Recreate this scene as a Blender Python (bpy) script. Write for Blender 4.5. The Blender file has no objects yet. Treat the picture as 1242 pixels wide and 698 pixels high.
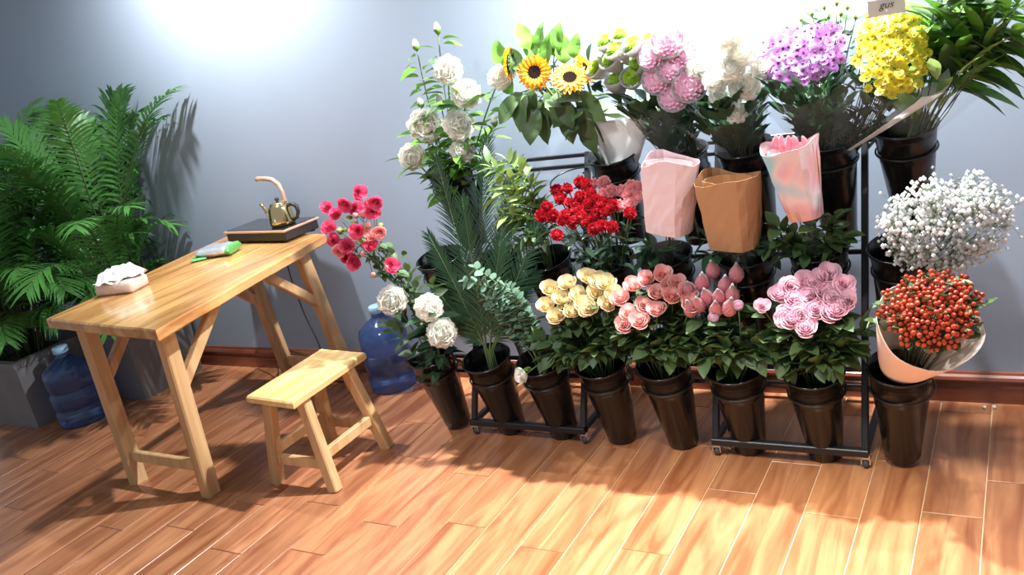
import bpy, math, random
from mathutils import Vector, Matrix, Quaternion
random.seed(7)
S = bpy.context.scene
COL = S.collection
R = random.Random(11)
PI = math.pi
V = Vector

# ------------------------------------------------------------------ camera
FPX, YAW, PITCH, ROLL = 1077.382, .560738347, .299157102, -.195073489
CAM = V((0, 0, 1.5))
_f = V((-math.sin(YAW)*math.cos(PITCH), math.cos(YAW)*math.cos(PITCH), -math.sin(PITCH)))
_r = V((math.cos(YAW), math.sin(YAW), 0)); _u = _r.cross(_f)
_R = _r*math.cos(ROLL)+_u*math.sin(ROLL); _U = -_r*math.sin(ROLL)+_u*math.cos(ROLL)
cd = bpy.data.cameras.new('camera'); cam = bpy.data.objects.new('camera', cd); COL.objects.link(cam)
cd.sensor_width = 36; cd.lens = FPX/1242*36; cd.clip_start = .05
M = Matrix((_R, _U, -_f)).transposed().to_4x4(); M.translation = CAM; cam.matrix_world = M
S.camera = cam

def at(px, py, Y):
    """point of the plane y=Y seen at a photograph pixel (used to take measurements from the photograph)"""
    d = (px-621)*_R-(py-349)*_U+FPX*_f
    return CAM+d*((Y-CAM.y)/d.y)
def atz(px, py, Z):
    d = (px-621)*_R-(py-349)*_U+FPX*_f
    return CAM+d*((Z-CAM.z)/d.z)

# ------------------------------------------------------------------ world, lights, exposure
W = bpy.data.worlds.new('world'); S.world = W; W.use_nodes = True
bg = W.node_tree.nodes['Background']; bg.inputs[0].default_value = (.80, .88, 1.0, 1); bg.inputs[1].default_value = .42
S.view_settings.view_transform = 'Standard'; S.view_settings.look = 'None'
S.view_settings.exposure = 0.0; S.view_settings.gamma = 1.0; S.view_settings.use_curve_mapping = False

def spot(name, loc, target, energy, size, blend=1.0, radius=.035, col=(.97, .985, 1)):
    l = bpy.data.lights.new(name, 'SPOT'); l.energy = energy; l.spot_size = math.radians(size)
    l.spot_blend = blend; l.shadow_soft_size = radius; l.color = col
    o = bpy.data.objects.new(name, l); COL.objects.link(o); o.location = loc
    o.rotation_euler = (V(target)-V(loc)).to_track_quat('-Z', 'Y').to_euler(); return o
spot('spot_light', (-2.98, 2.56, 2.42), (-3.0, 2.97, 1.75), 250, 150)
spot('spot_light', (-.95, 2.70, 2.25), (-.93, 2.55, 0), 560, 165)
spot('spot_light', (.22, 2.70, 2.35), (.2, 2.5, 0), 170, 165)
spot('spot_light', (-.35, 1.0, 2.7), (-.58, 1.36, 0), 700, 54, .9, .06, (1, .93, .68))
spot('spot_light', (-1.5, .6, 2.7), (-1.35, 2.5, .6), 185, 54, 1.0, .10)

# ------------------------------------------------------------------ materials
def mat(name, col, rough=.6, metal=0, spec=.5, var=0, noise=0, nscale=20, alpha=1, trans=0, bump=0, bscale=40, sheen=0, coat=0, sss=0, tl=0):
    m = bpy.data.materials.new(name); m.use_nodes = True; nt = m.node_tree; b = nt.nodes['Principled BSDF']
    b.inputs['Roughness'].default_value = rough; b.inputs['Metallic'].default_value = metal
    b.inputs['Specular IOR Level'].default_value = spec; b.inputs['Alpha'].default_value = alpha
    b.inputs['Transmission Weight'].default_value = trans; b.inputs['Coat Weight'].default_value = coat
    if sss:
        b.inputs['Subsurface Weight'].default_value = sss; b.inputs['Subsurface Radius'].default_value = (.01, .008, .006)
        b.inputs['Subsurface Scale'].default_value = .5
    b.inputs['Base Color'].default_value = (*col, 1)
    if var or noise:
        hs = nt.nodes.new('ShaderNodeHueSaturation'); hs.inputs['Color'].default_value = (*col, 1)
        nt.links.new(hs.outputs[0], b.inputs['Base Color'])
        oi = nt.nodes.new('ShaderNodeObjectInfo'); tc = nt.nodes.new('ShaderNodeTexCoord')
        nz = nt.nodes.new('ShaderNodeTexNoise'); nz.inputs['Scale'].default_value = nscale; nz.inputs['Detail'].default_value = 4
        nt.links.new(tc.outputs['Object'], nz.inputs['Vector'])
        a = nt.nodes.new('ShaderNodeMath'); a.operation = 'MULTIPLY_ADD'; a.inputs[1].default_value = var; a.inputs[2].default_value = 1-var/2
        c = nt.nodes.new('ShaderNodeMath'); c.operation = 'MULTIPLY_ADD'; c.inputs[1].default_value = noise; c.inputs[2].default_value = -noise/2
        d = nt.nodes.new('ShaderNodeMath'); d.operation = 'ADD'
        nt.links.new(oi.outputs['Random'], a.inputs[0]); nt.links.new(nz.outputs[0], c.inputs[0])
        nt.links.new(a.outputs[0], d.inputs[0]); nt.links.new(c.outputs[0], d.inputs[1]); nt.links.new(d.outputs[0], hs.inputs['Value'])
    if bump:
        tc = nt.nodes.new('ShaderNodeTexCoord'); nz = nt.nodes.new('ShaderNodeTexNoise'); nz.inputs['Scale'].default_value = bscale
        nt.links.new(tc.outputs['Object'], nz.inputs['Vector'])
        bp = nt.nodes.new('ShaderNodeBump'); bp.inputs['Strength'].default_value = bump; bp.inputs['Distance'].default_value = .01
        nt.links.new(nz.outputs[0], bp.inputs['Height']); nt.links.new(bp.outputs[0], b.inputs['Normal'])
    if tl:
        tr = nt.nodes.new('ShaderNodeBsdfTranslucent'); mx = nt.nodes.new('ShaderNodeMixShader'); mx.inputs[0].default_value = tl; out = nt.nodes['Material Output']
        src = b.inputs['Base Color'].links[0].from_socket if b.inputs['Base Color'].links else None
        if src: nt.links.new(src, tr.inputs[0])
        else: tr.inputs[0].default_value = (*col, 1)
        nt.links.new(b.outputs[0], mx.inputs[1]); nt.links.new(tr.outputs[0], mx.inputs[2]); nt.links.new(mx.outputs[0], out.inputs[0])
    return m

def wood(name, c1, c2, axis=1, scale=1.0, rough=.35, coat=.3, knots=True):
    m = bpy.data.materials.new(name); m.use_nodes = True; nt = m.node_tree; b = nt.nodes['Principled BSDF']; N = nt.nodes.new; L = nt.links.new
    b.inputs['Roughness'].default_value = rough; b.inputs['Coat Weight'].default_value = coat; b.inputs['Coat Roughness'].default_value = .12
    tc = N('ShaderNodeTexCoord'); oi = N('ShaderNodeObjectInfo'); mp = N('ShaderNodeMapping')
    sc = [14*scale]*3; sc[axis] = 1.6*scale; mp.inputs['Scale'].default_value = sc
    ad = N('ShaderNodeVectorMath'); ad.operation = 'ADD'
    mu = N('ShaderNodeVectorMath'); mu.operation = 'SCALE'; mu.inputs[0].default_value = (31, 17, 23); L(oi.outputs['Random'], mu.inputs['Scale'])
    L(tc.outputs['Object'], ad.inputs[0]); L(mu.outputs[0], ad.inputs[1]); L(ad.outputs[0], mp.inputs[0])
    nz = N('ShaderNodeTexNoise'); nz.inputs['Scale'].default_value = 1.2; nz.inputs['Detail'].default_value = 6; nz.inputs['Distortion'].default_value = 1.3
    L(mp.outputs[0], nz.inputs['Vector'])
    cr = N('ShaderNodeValToRGB'); cr.color_ramp.elements[0].position = .32; cr.color_ramp.elements[1].position = .68
    cr.color_ramp.elements[0].color = (*c1, 1); cr.color_ramp.elements[1].color = (*c2, 1); L(nz.outputs[0], cr.inputs[0])
    hs = N('ShaderNodeHueSaturation'); L(cr.outputs[0], hs.inputs['Color'])
    ma = N('ShaderNodeMath'); ma.operation = 'MULTIPLY_ADD'; ma.inputs[1].default_value = .22; ma.inputs[2].default_value = .89
    L(oi.outputs['Random'], ma.inputs[0]); L(ma.outputs[0], hs.inputs['Value']); L(hs.outputs[0], b.inputs['Base Color'])
    bp = N('ShaderNodeBump'); bp.inputs['Strength'].default_value = .15; bp.inputs['Distance'].default_value = .003
    L(nz.outputs[0], bp.inputs['Height']); L(bp.outputs[0], b.inputs['Normal'])
    return m

MT = {}
MT['wall'] = mat('grey_blue_paint', (.29, .345, .43), .75, noise=.10, nscale=3)
MT['plank'] = wood('wood_grain_tile', (.27, .085, .035), (.53, .235, .11), 1, 1.0, .30, .15)
MT['grout'] = mat('pale_grout', (.74, .50, .33), .8)
MT['base'] = wood('brown_skirting', (.13, .035, .02), (.27, .085, .045), 0, .7, .25, .5)
MT['tablewood'] = wood('varnished_table_wood', (.34, .145, .045), (.68, .38, .14), 1, .8, .22, .5)
MT['legwood'] = wood('pine_leg_wood', (.44, .25, .11), (.66, .43, .21), 2, .8, .45, .1)
MT['seatwood'] = wood('pale_seat_wood', (.58, .36, .12), (.82, .60, .28), 1, .9, .35, .3)
MT['black'] = mat('black_plastic', (.008, .0075, .0075), .22, spec=.55, bump=.04, bscale=60)
MT['rack'] = mat('black_painted_steel', (.012, .012, .014), .35)
MT['wire'] = mat('black_ring_wire', (.01, .01, .01), .3)
MT['chrome'] = mat('chrome', (.75, .75, .77), .18, 1)
MT['rubber'] = mat('grey_rubber', (.05, .05, .055), .6)
MT['gold'] = mat('golden_steel', (.78, .60, .30), .13, 1)
MT['copper'] = mat('pale_copper', (.86, .52, .36), .3, .6)
MT['glass_black'] = mat('black_glass', (.01, .01, .012), .08, coat=.5)
MT['blackmatte'] = mat('black_matte', (.02, .018, .018), .5)
MT['silver'] = mat('silver_foil', (.72, .76, .80), .28, .75, bump=.5, bscale=25)
MT['greenpack'] = mat('green_foil', (.10, .38, .10), .3, bump=.2)
MT['tissuewhite'] = mat('white_tissue', (.85, .82, .80), .8, bump=.3, bscale=30)
MT['tissuepack'] = mat('pale_pink_wrapping', (.80, .62, .52), .45, bump=.2)
MT['stone'] = mat('grey_stone', (.20, .20, .205), .55, noise=.5, nscale=7)
MT['soil'] = mat('dark_soil', (.03, .02, .015), .95, noise=.6, bump=.8)
MT['bottle'] = mat('blue_bottle_plastic', (.16, .30, .68), .12, trans=.88)
MT['cap'] = mat('pale_blue_cap', (.35, .60, .85), .45)
MT['cable'] = mat('black_cable', (.012, .012, .014), .5)
g = lambda n, c, **k: mat(n, c, k.pop('rough', .5), var=k.pop('var', .5), noise=k.pop('noise', .25), nscale=30, tl=.22, **k)
MT['leaf'] = g('rose_leaf_green', (.075, .135, .045))
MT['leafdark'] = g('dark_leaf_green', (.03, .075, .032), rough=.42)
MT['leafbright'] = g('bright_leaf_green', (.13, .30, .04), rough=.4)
MT['ruscus'] = g('pale_leaf_green', (.24, .36, .10))
MT['euca'] = g('grey_green_eucalyptus', (.13, .23, .15), rough=.7)
MT['palm'] = g('palm_green', (.07, .21, .045), rough=.38)
MT['palmneedle'] = g('dark_needle_green', (.03, .085, .04), rough=.33)
MT['stem'] = mat('stem_green', (.10, .16, .05), .6, var=.4)
MT['cane'] = mat('cane_brown_green', (.055, .07, .025), .6, var=.4)
P = lambda n, c, **k: mat(n, c, k.pop('rough', .55), var=k.pop('var', .18), noise=k.pop('noise', .2), nscale=k.pop('nscale', 25), tl=.35, **k)
MT['white'] = P('white_petal', (.93, .92, .85))
MT['whitecool'] = P('cool_white_petal', (.88, .88, .88))
MT['cream'] = P('cream_rose_petal', (.93, .80, .50))
MT['peach'] = P('peach_pink_petal', (.93, .55, .50))
MT['palepink'] = P('pale_pink_petal', (.93, .64, .72))
MT['budpink'] = P('dusky_pink_petal', (.84, .36, .42))
MT['hotpink'] = P('hot_pink_petal', (.86, .13, .27))
MT['hotpink2'] = P('salmon_spray_petal', (.90, .42, .40))
MT['red'] = P('red_carnation_petal', (.45, .010, .022), noise=.4)
MT['pinkcarn'] = P('pink_carnation_petal', (.86, .40, .41))
MT['mumpink'] = P('lilac_pink_petal', (.88, .55, .70))
MT['green'] = P('lime_petal', (.42, .60, .07))
MT['purple'] = P('purple_daisy_petal', (.58, .24, .62), var=.4)
MT['purpledisc'] = mat('dark_daisy_disc', (.18, .03, .16), .8)
MT['yellow'] = P('yellow_daisy_petal', (.95, .84, .07), var=.25)
MT['yellowdisc'] = mat('yellow_disc', (.65, .40, .01), .8)
MT['sun'] = P('sunflower_orange', (.93, .36, .003), var=.1)
MT['sundisc'] = mat('brown_seed_disc', (.012, .005, .004), .9, spec=.1, bump=.8, bscale=200)
MT['berry'] = mat('orange_red_berry', (.46, .065, .030), .25, var=.6)
MT['lily'] = P('lily_bud_yellow', (.62, .66, .20))
MT['net'] = mat('white_foam_net', (.86, .86, .84), .7, bump=.9, bscale=260, tl=.4)
MT['film'] = mat('clear_film', (.62, .68, .68), .08, alpha=.08, bump=.6, bscale=18)
MT['filmdark'] = mat('smoky_film', (.32, .35, .33), .10, alpha=.12, bump=.6, bscale=20)
MT['paperwhite'] = mat('white_wrapping_paper', (.88, .87, .86), .6, bump=.15, bscale=10, tl=.4)
MT['paperpink'] = mat('pale_pink_paper', (.74, .56, .57), .65, bump=.3, bscale=9)
MT['paperbrown'] = mat('brown_kraft_paper', (.42, .22, .10), .75, bump=.3, bscale=9)
MT['paperpeach'] = mat('cream_peach_paper', (.84, .66, .56), .6, bump=.2, bscale=9)
MT['ink'] = mat('black_ink', (.02, .02, .02), .7)
MT['card'] = mat('white_card', (.85, .85, .84), .6)
MT['bead'] = mat('shiny_bead', (.8, .78, .72), .2)
MT['studmetal'] = MT['chrome']
def irid():
    m = mat('iridescent_film', (.8, .6, .6), .25, 0, coat=.6); nt = m.node_tree; N = nt.nodes.new; L = nt.links.new; b = nt.nodes['Principled BSDF']
    tc = N('ShaderNodeTexCoord'); nz = N('ShaderNodeTexNoise'); nz.inputs['Scale'].default_value = 9; nz.inputs['Detail'].default_value = 1
    cr = N('ShaderNodeValToRGB'); e = cr.color_ramp.elements; e[0].position = .3; e[0].color = (.30, .62, .72, 1); e[1].position = .75; e[1].color = (.72, .36, .24, 1)
    x = e.new(.42); x.color = (.80, .62, .62, 1); x = e.new(.55); x.color = (.80, .42, .46, 1)
    L(tc.outputs['Object'], nz.inputs[0]); L(nz.outputs[0], cr.inputs[0]); L(cr.outputs[0], b.inputs['Base Color']); return m
MT['irid'] = irid()

# ------------------------------------------------------------------ mesh helpers
class MB:
    def __init__(s): s.v = []; s.f = []; s.m = []; s.k = 0
    def add(s, vs, fs, k=None):
        o = len(s.v); s.v += [tuple(p) for p in vs]; s.f += [tuple(i+o for i in q) for q in fs]; s.m += [s.k if k is None else k]*len(fs); return s
    def box(s, a, b, k=None, bev=0):
        x0, y0, z0 = a; x1, y1, z1 = b
        if bev <= 0:
            return s.add([(x0,y0,z0),(x1,y0,z0),(x1,y1,z0),(x0,y1,z0),(x0,y0,z1),(x1,y0,z1),(x1,y1,z1),(x0,y1,z1)],
                         [(3,2,1,0),(4,5,6,7),(0,1,5,4),(1,2,6,5),(2,3,7,6),(3,0,4,7)], k)
        e = bev; R4 = lambda q, z: [(x0+q,y0,z),(x1-q,y0,z),(x1,y0+q,z),(x1,y1-q,z),(x1-q,y1,z),(x0+q,y1,z),(x0,y1-q,z),(x0,y0+q,z)]
        def ins(q, z): return [(min(max(x, x0+q), x1-q), min(max(y, y0+q), y1-q), z) for x, y, _ in R4(e, z)]
        vs = ins(e, z0)+R4(e, z0+e)+R4(e, z1-e)+ins(e, z1); fs = [tuple(range(7, -1, -1)), tuple(range(24, 32))]
        for r_ in range(3):
            for i in range(8): fs.append((r_*8+i, r_*8+(i+1) % 8, r_*8+8+(i+1) % 8, r_*8+8+i))
        return s.add(vs, fs, k)
    def prism(s, ring0, ring1, k=None):
        n = len(ring0); vs = list(ring0)+list(ring1)
        return s.add(vs, [tuple(range(n-1, -1, -1)), tuple(range(n, 2*n))]+[(i, (i+1) % n, n+(i+1) % n, n+i) for i in range(n)], k)
    def beam(s, p, q, w, d, k=None, up=(0, 0, 1), bev=.0):
        """rectangular bar from p to q, w along the side, d along the other"""
        p = V(p); q = V(q); t = (q-p).normalized(); a = V(up)
        if abs(t.dot(a)) > .95: a = V((0, 1, 0))
        sd = t.cross(a).normalized(); u = sd.cross(t).normalized(); b = min(w, d)*.12
        prof = [(-w/2+b,-d/2),(w/2-b,-d/2),(w/2,-d/2+b),(w/2,d/2-b),(w/2-b,d/2),(-w/2+b,d/2),(-w/2,d/2-b),(-w/2,-d/2+b)]
        return s.prism([p+sd*x+u*y for x, y in prof], [q+sd*x+u*y for x, y in prof], k)
    def tube(s, path, rad, n=6, k=None, caps=True):
        path = [V(p) for p in path]; m = len(path); rr = rad if hasattr(rad, '__len__') else [rad]*m
        t0 = (path[1]-path[0]).normalized(); a = V((0, 0, 1)) if abs(t0.z) < .9 else V((1, 0, 0)); nrm = t0.cross(a).normalized(); vs = []
        for i, p in enumerate(path):
            t = (path[min(i+1, m-1)]-path[max(i-1, 0)]).normalized(); nrm = (nrm-t*nrm.dot(t)).normalized(); b = t.cross(nrm)
            vs += [p+(nrm*math.cos(j*2*PI/n)+b*math.sin(j*2*PI/n))*rr[i] for j in range(n)]
        fs = [(i*n+j, i*n+(j+1) % n, i*n+n+(j+1) % n, i*n+n+j) for i in range(m-1) for j in range(n)]
        if caps: fs += [tuple(range(n-1, -1, -1)), tuple(range((m-1)*n, m*n))]
        return s.add(vs, fs, k)
    def lathe(s, prof, n=24, k=None, c=(0, 0, 0)):
        m = len(prof); vs = [(c[0]+r_*math.cos(j*2*PI/n), c[1]+r_*math.sin(j*2*PI/n), c[2]+z) for r_, z in prof for j in range(n)]
        return s.add(vs, [(i*n+j, i*n+(j+1) % n, i*n+n+(j+1) % n, i*n+n+j) for i in range(m-1) for j in range(n)], k)
    def ball(s, c, r_, n=8, m=5, k=None, sz=1.0):
        pr = [(max(r_*math.sin(PI*i/m), 1e-5), -r_*sz*math.cos(PI*i/m)) for i in range(m+1)]; return s.lathe(pr, n, k, c)
    def grid(s, fn, nu, nv, k=None):
        vs = [fn(i/nu, j/nv) for j in range(nv+1) for i in range(nu+1)]; w = nu+1
        return s.add(vs, [(j*w+i, j*w+i+1, j*w+w+i+1, j*w+w+i) for j in range(nv) for i in range(nu)], k)
    def mesh(s, name, mats, smooth=True):
        me = bpy.data.meshes.new(name); me.from_pydata(s.v, [], s.f)
        for m in (mats if isinstance(mats, (list, tuple)) else [mats]): me.materials.append(MT[m] if isinstance(m, str) else m)
        if any(s.m): me.polygons.foreach_set('material_index', s.m)
        me.polygons.foreach_set('use_smooth', [smooth]*len(s.f)); me.update(); return me

def tag(o, label, cat, group=None, kind=None):
    if label: o['label'] = label
    if cat: o['category'] = cat
    if group: o['group'] = group
    if kind: o['kind'] = kind
    return o
def thing(name, label, cat, loc, group=None, rz=0):
    o = bpy.data.objects.new(name, None); COL.objects.link(o); o.location = loc; o.rotation_euler = (0, 0, rz); o.empty_display_size = .02
    return tag(o, label, cat, group)
def obj(name, me, parent=None, loc=(0, 0, 0), rot=None, sc=None, kind=None):
    if isinstance(me, tuple): me = me[0].mesh(name, me[1], me[2] if len(me) > 2 else True)
    o = bpy.data.objects.new(name, me); COL.objects.link(o)
    if parent: o.parent = parent
    o.location = loc
    if rot is not None:
        if isinstance(rot, Quaternion): o.rotation_mode = 'QUATERNION'; o.rotation_quaternion = rot
        else: o.rotation_euler = rot
    if sc is not None: o.scale = (sc, sc, sc) if not hasattr(sc, '__len__') else sc
    if kind: o['kind'] = kind
    return o
def bez(p0, p1, p2, n):
    return [p0*(1-t)**2+p1*2*t*(1-t)+p2*t*t for t in [i/n for i in range(n+1)]]
def aim(d, spin=0):
    return V(d).normalized().to_track_quat('Z', 'Y') @ Quaternion((0, 0, 1), spin)
def rnd(a, b): return R.uniform(a, b)

# ------------------------------------------------------------------ structure
YW = 2.956+.018
fb = MB().box((-6.5, -2.2, -.03), (3.0, YW+.12, -.0035)); floor = obj('floor', (fb, 'grout', False)); floor['kind'] = 'structure'
pm = {}
def plank_mesh(l):
    key = round(l, 3)
    if key not in pm: pm[key] = MB().box((-.0735, -l/2+.0018, -.006), (.0735, l/2-.0018, 0), bev=.0012).mesh('plank', 'plank', False)
    return pm[key]
PH = [2.283, 1.936, 2.216, 1.876]
for k in range(-7, 36):
    xc = -.2015-.1505*k; y = PH[k % 4]+1.2
    y0s = [PH[k % 4]+.6*j for j in range(-4, 3)]
    for y0 in y0s:
        a, b_ = y0, min(y0+.6, 2.972)
        if b_-a < .02 or b_ < .55: continue
        obj('plank', plank_mesh(b_-a), floor, (xc, (a+b_)/2, 0))
wall = obj('wall_back', (MB().box((-6.5, YW, -.03), (3.0, YW+.12, 2.9)), 'wall', False)); wall['kind'] = 'structure'
prof = [(0, 0), (-.018, 0), (-.018, .055), (-.014, .060), (-.014, .068), (-.020, .073), (-.022, .082), (-.018, .092), (-.010, .098), (-.008, .106), (0, .108)]
bb = MB(); bb.prism([(-6.5, YW+a, z) for a, z in prof], [(3.0, YW+a, z) for a, z in prof]); bs = obj('baseboard_back', (bb, 'base', False)); bs['kind'] = 'structure'

# ------------------------------------------------------------------ table
TZ = .73
def slab(corners, z0, z1, wob, seed, nseg=7, e=.006):
    q = random.Random(seed); ring = []
    for i in range(4):
        a = V((*corners[i], 0)); b = V((*corners[(i+1) % 4], 0)); nd = V(((b-a).y, -(b-a).x, 0)).normalized()
        for j in range(nseg):
            t = j/nseg; ring.append(a.lerp(b, t)+nd*(q.uniform(-wob, wob) if j else 0))
    c = sum(ring, V((0, 0, 0)))/len(ring); inn = lambda d, z: [V((p.x, p.y, z))+(c-p).normalized()*d for p in ring]
    m = MB(); n = len(ring); vs = inn(e*1.5, z0)+inn(0, z0+e)+inn(0, z1-e)+inn(e, z1)
    fs = [tuple(range(n-1, -1, -1)), tuple(range(3*n, 4*n))]
    for r_ in range(3):
        for i in range(n): fs.append((r_*n+i, r_*n+(i+1) % n, r_*n+n+(i+1) % n, r_*n+n+i))
    return m.add(vs, fs)
T0 = V((-2.9, 2.33, 0))
tb = thing('work_table', 'long varnished wooden trestle table with splayed braces, against the grey wall', 'table', T0)
c4 = [(-3.205, 1.83), (-2.475, 1.745), (-2.665, 2.83), (-3.34, 2.925)]
loc4 = [(x-T0.x, y-T0.y) for x, y in c4]
obj('tabletop', (slab(loc4, TZ-.042, TZ, .004, 3), 'tablewood', False), tb)
LG = {'a': (V((-2.672, 1.893, 0)), V((-2.65, 1.90, TZ-.04))), 'b': (V((-3.10, 1.90, 0)), V((-3.125, 1.92, TZ-.04))),
      'c': (V((-2.70, 2.80, 0)), V((-2.735, 2.72, TZ-.04))), 'd': (V((-3.08, 2.80, 0)), V((-3.10, 2.74, TZ-.04)))}
for p, q in LG.values(): obj('leg', (MB().beam(p-T0, q-T0, .062, .045, up=(1, 0, 0)), 'legwood', False), tb)
def lp(k, z): p, q = LG[k]; return p.lerp(q, z/q.z)-T0
obj('stretcher', (MB().beam(lp('b', .12), lp('a', .12), .022, .045), 'legwood', False), tb)
obj('stretcher', (MB().beam(lp('d', .13), lp('c', .13), .022, .045), 'legwood', False), tb)
obj('apron', (MB().beam(lp('b', .665)+V((-.02, 0, 0)), lp('a', .665)+V((.02, 0, 0)), .025, .045), 'legwood', False), tb)
obj('apron', (MB().beam(lp('d', .665)+V((-.02, 0, 0)), lp('c', .665)+V((.02, 0, 0)), .025, .045), 'legwood', False), tb)
for k, dy in (('a', .26), ('b', .26), ('c', -.26), ('d', -.26)):
    p = lp(k, .43); q = lp(k, .67)+V((0, dy, 0.015)); obj('brace', (MB().beam(p, q, .040, .035, up=(1, 0, 0)), 'legwood', False), tb)

# ------------------------------------------------------------------ stool
S0 = V((-2.31, 2.2, 0)); st = thing('low_stool', 'low pale pine stool with splayed legs, in front of the table', 'stool', S0)
SZ = .375
sc4 = [(-2.44, 1.985), (-2.195, 1.965), (-2.205, 2.39), (-2.445, 2.41)]
obj('seat', (slab([(x-S0.x, y-S0.y) for x, y in sc4], SZ-.030, SZ, .002, 5), 'seatwood', False), st)
SL = {'a': (V((-2.165, 2.02, 0)), V((-2.235, 2.05, SZ-.03))), 'b': (V((-2.45, 2.02, 0)), V((-2.40, 2.05, SZ-.03))),
      'c': (V((-2.165, 2.335, 0)), V((-2.235, 2.30, SZ-.03))), 'd': (V((-2.45, 2.335, 0)), V((-2.40, 2.30, SZ-.03)))}
for p, q in SL.values(): obj('leg', (MB().beam(p-S0, q-S0, .040, .045, up=(1, 0, 0)), 'legwood', False), st)
def sp(k, z): p, q = SL[k]; return p.lerp(q, z/q.z)-S0
for a, b_, z in (('a', 'b', .10), ('c', 'd', .10), ('a', 'c', .13), ('b', 'd', .13)):
    obj('stretcher', (MB().beam(sp(a, z), sp(b_, z), .022, .038), 'legwood', False), st)
obj('seat_batten', (MB().beam(sp('a', .335), sp('b', .335), .03, .03), 'legwood', False), st)
obj('seat_batten', (MB().beam(sp('c', .335), sp('d', .335), .03, .03), 'legwood', False), st)

# ------------------------------------------------------------------ tea cooker, kettle, packet, tissue
CK = V((-2.97, 2.825, TZ)); ck = thing('tea_cooker', 'flat black induction cooker with copper rim, at the wall end of the table', 'cooker', CK, rz=-.09)
obj('body', (MB().box((-.20, -.10, .008), (.20, .10, .050), bev=.005), 'blackmatte', False), ck)
obj('rim', (MB().box((-.207, -.107, .048), (.207, .107, .058), bev=.003), 'copper', False), ck)
obj('glass_top', (MB().box((-.196, -.097, .0575), (.196, .097, .0605), bev=.001), 'glass_black', False), ck)
for x in (-.17, .17):
    for y in (-.08, .08): obj('foot', (MB().lathe([(1e-4, 0), (.014, 0), (.014, .009), (1e-4, .009)], 10), 'blackmatte'), ck, (x, y, 0))
pth = [V((.09, .07, .06)), V((.09, .07, .14)), V((.088, .07, .19)), V((.075, .069, .225)), V((.045, .068, .247)), V((0, .066, .255)), V((-.045, .064, .257)), V((-.055, .062, .255))]
fc = MB().tube(pth, [.010, .010, .010, .011, .011, .011, .011, .011], 12); obj('faucet', (fc, 'copper'), ck, (-.035, 0, 0))
obj('faucet_base', (MB().lathe([(.018, 0), (.018, .012), (.011, .016), (.010, .02)], 14), 'blackmatte'), ck, (.055, .07, .0605))
KT = V((-2.865, 2.80, TZ+.0605)); kt = thing('kettle', 'small golden steel teakettle with black handle, on the black cooker', 'kettle', KT, rz=.2)
obj('body', (MB().lathe([(1e-4, 0), (.050, 0), (.056, .006), (.057, .02), (.050, .075), (.044, .088), (.036, .094)], 28), 'gold'), kt)
obj('lid', (MB().lathe([(.038, 0), (.039, .003), (.030, .009), (.010, .013), (1e-4, .013)], 24), 'gold'), kt, (0, 0, .093))
obj('knob', (MB().ball((0, 0, .012), .010, 10, 6), 'blackmatte'), kt, (0, 0, .104))
obj('spout', (MB().tube([(-.048, 0, .045), (-.066, 0, .062), (-.076, 0, .085), (-.088, 0, .105)], [.014, .010, .008, .007], 10), 'gold'), kt)
obj('handle', (MB().tube([(.042, 0, .082), (.068, 0, .088), (.088, 0, .075), (.090, 0, .05), (.078, 0, .025), (.056, 0, .018)], [.007, .009, .010, .009, .008, .007], 8), 'blackmatte'), kt)
def pillow(m, sx, sy, sz, k=0, n=14, q=random.Random(2)):
    for sgn in (1, -1):
        def fn(u, v, sgn=sgn):
            a, b_ = 2*u-1, 2*v-1; h = max(0, (1-a**6)*(1-b_**6))**.6; w = .12*math.sin(a*9+b_*5)*math.cos(b_*8)*h
            x, y = a*sx/2, b_*sy/2
            return (x if sgn > 0 else -x, y, sz/2*(1+(h*.95+w)*sgn))
        m.grid(fn, n, n, k)
    return m
pk = thing('wipes_packet', 'crumpled silver and green foil packet lying on the middle of the table', 'packet', (-3.06, 2.57, TZ+.004), rz=.30)
obj('pouch', (pillow(MB(), .17, .115, .042), 'silver'), pk)
obj('green_band', (pillow(MB(), .022, .118, .040), 'greenpack'), pk, (.078, 0, 0)); obj('green_flap', (pillow(MB(), .07, .06, .012), 'greenpack'), pk, (-.065, -.045, -.003), (0, 0, .4))
ts = thing('tissue_pack', 'pale tissue pack with a crumpled white tissue on top, near end of the table', 'tissue', (-3.14, 2.13, TZ), rz=.25)
obj('pack', (MB().box((-.085, -.055, 0), (.090, .060, .050), bev=.010), 'tissuepack'), ts)
tm = MB()
for q_ in range(6):
    a = rnd(0, 6); c = V((rnd(-.04, .04), rnd(-.02, .02), .050))
    def fn(u, v): x, y = (u-.5)*.12, (v-.5)*.08; return (c.x+x*math.cos(a)-y*math.sin(a), c.y+x*math.sin(a)+y*math.cos(a), c.z+.004+.045*(1-(2*u-1)**2)*(1-(2*v-1)**2)**.5+.006*math.sin(u*14+a)+.006*math.cos(v*9))
    tm.grid(fn, 7, 7)
obj('tissue', (tm, 'tissuewhite'), ts)
def cord(pts, label):
    ps = [V(p) for p in pts]; out = []
    for i in range(len(ps)-1):
        p0, p1, p2, p3 = ps[max(i-1, 0)], ps[i], ps[i+1], ps[min(i+2, len(ps)-1)]
        for t in [j/6 for j in range(6)]: out.append(.5*((2*p1)+(p2-p0)*t+(2*p0-5*p1+4*p2-p3)*t*t+(3*p1-p0-3*p2+p3)*t**3))
    out.append(ps[-1]); tag(obj('power_cord', (MB().tube(out, .0035, 6), 'cable')), label, 'cord')
cord([(-3.2, 2.895, .737), (-3.22, 2.945, .737), (-3.24, 2.955, .68), (-3.28, 2.955, .5), (-3.28, 2.94, .25), (-3.22, 2.86, .06), (-3.12, 2.72, .006), (-3.02, 2.64, .006), (-2.86, 2.66, .006)], 'left one of two black cords hanging behind the table, trailing on the floor')
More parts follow.
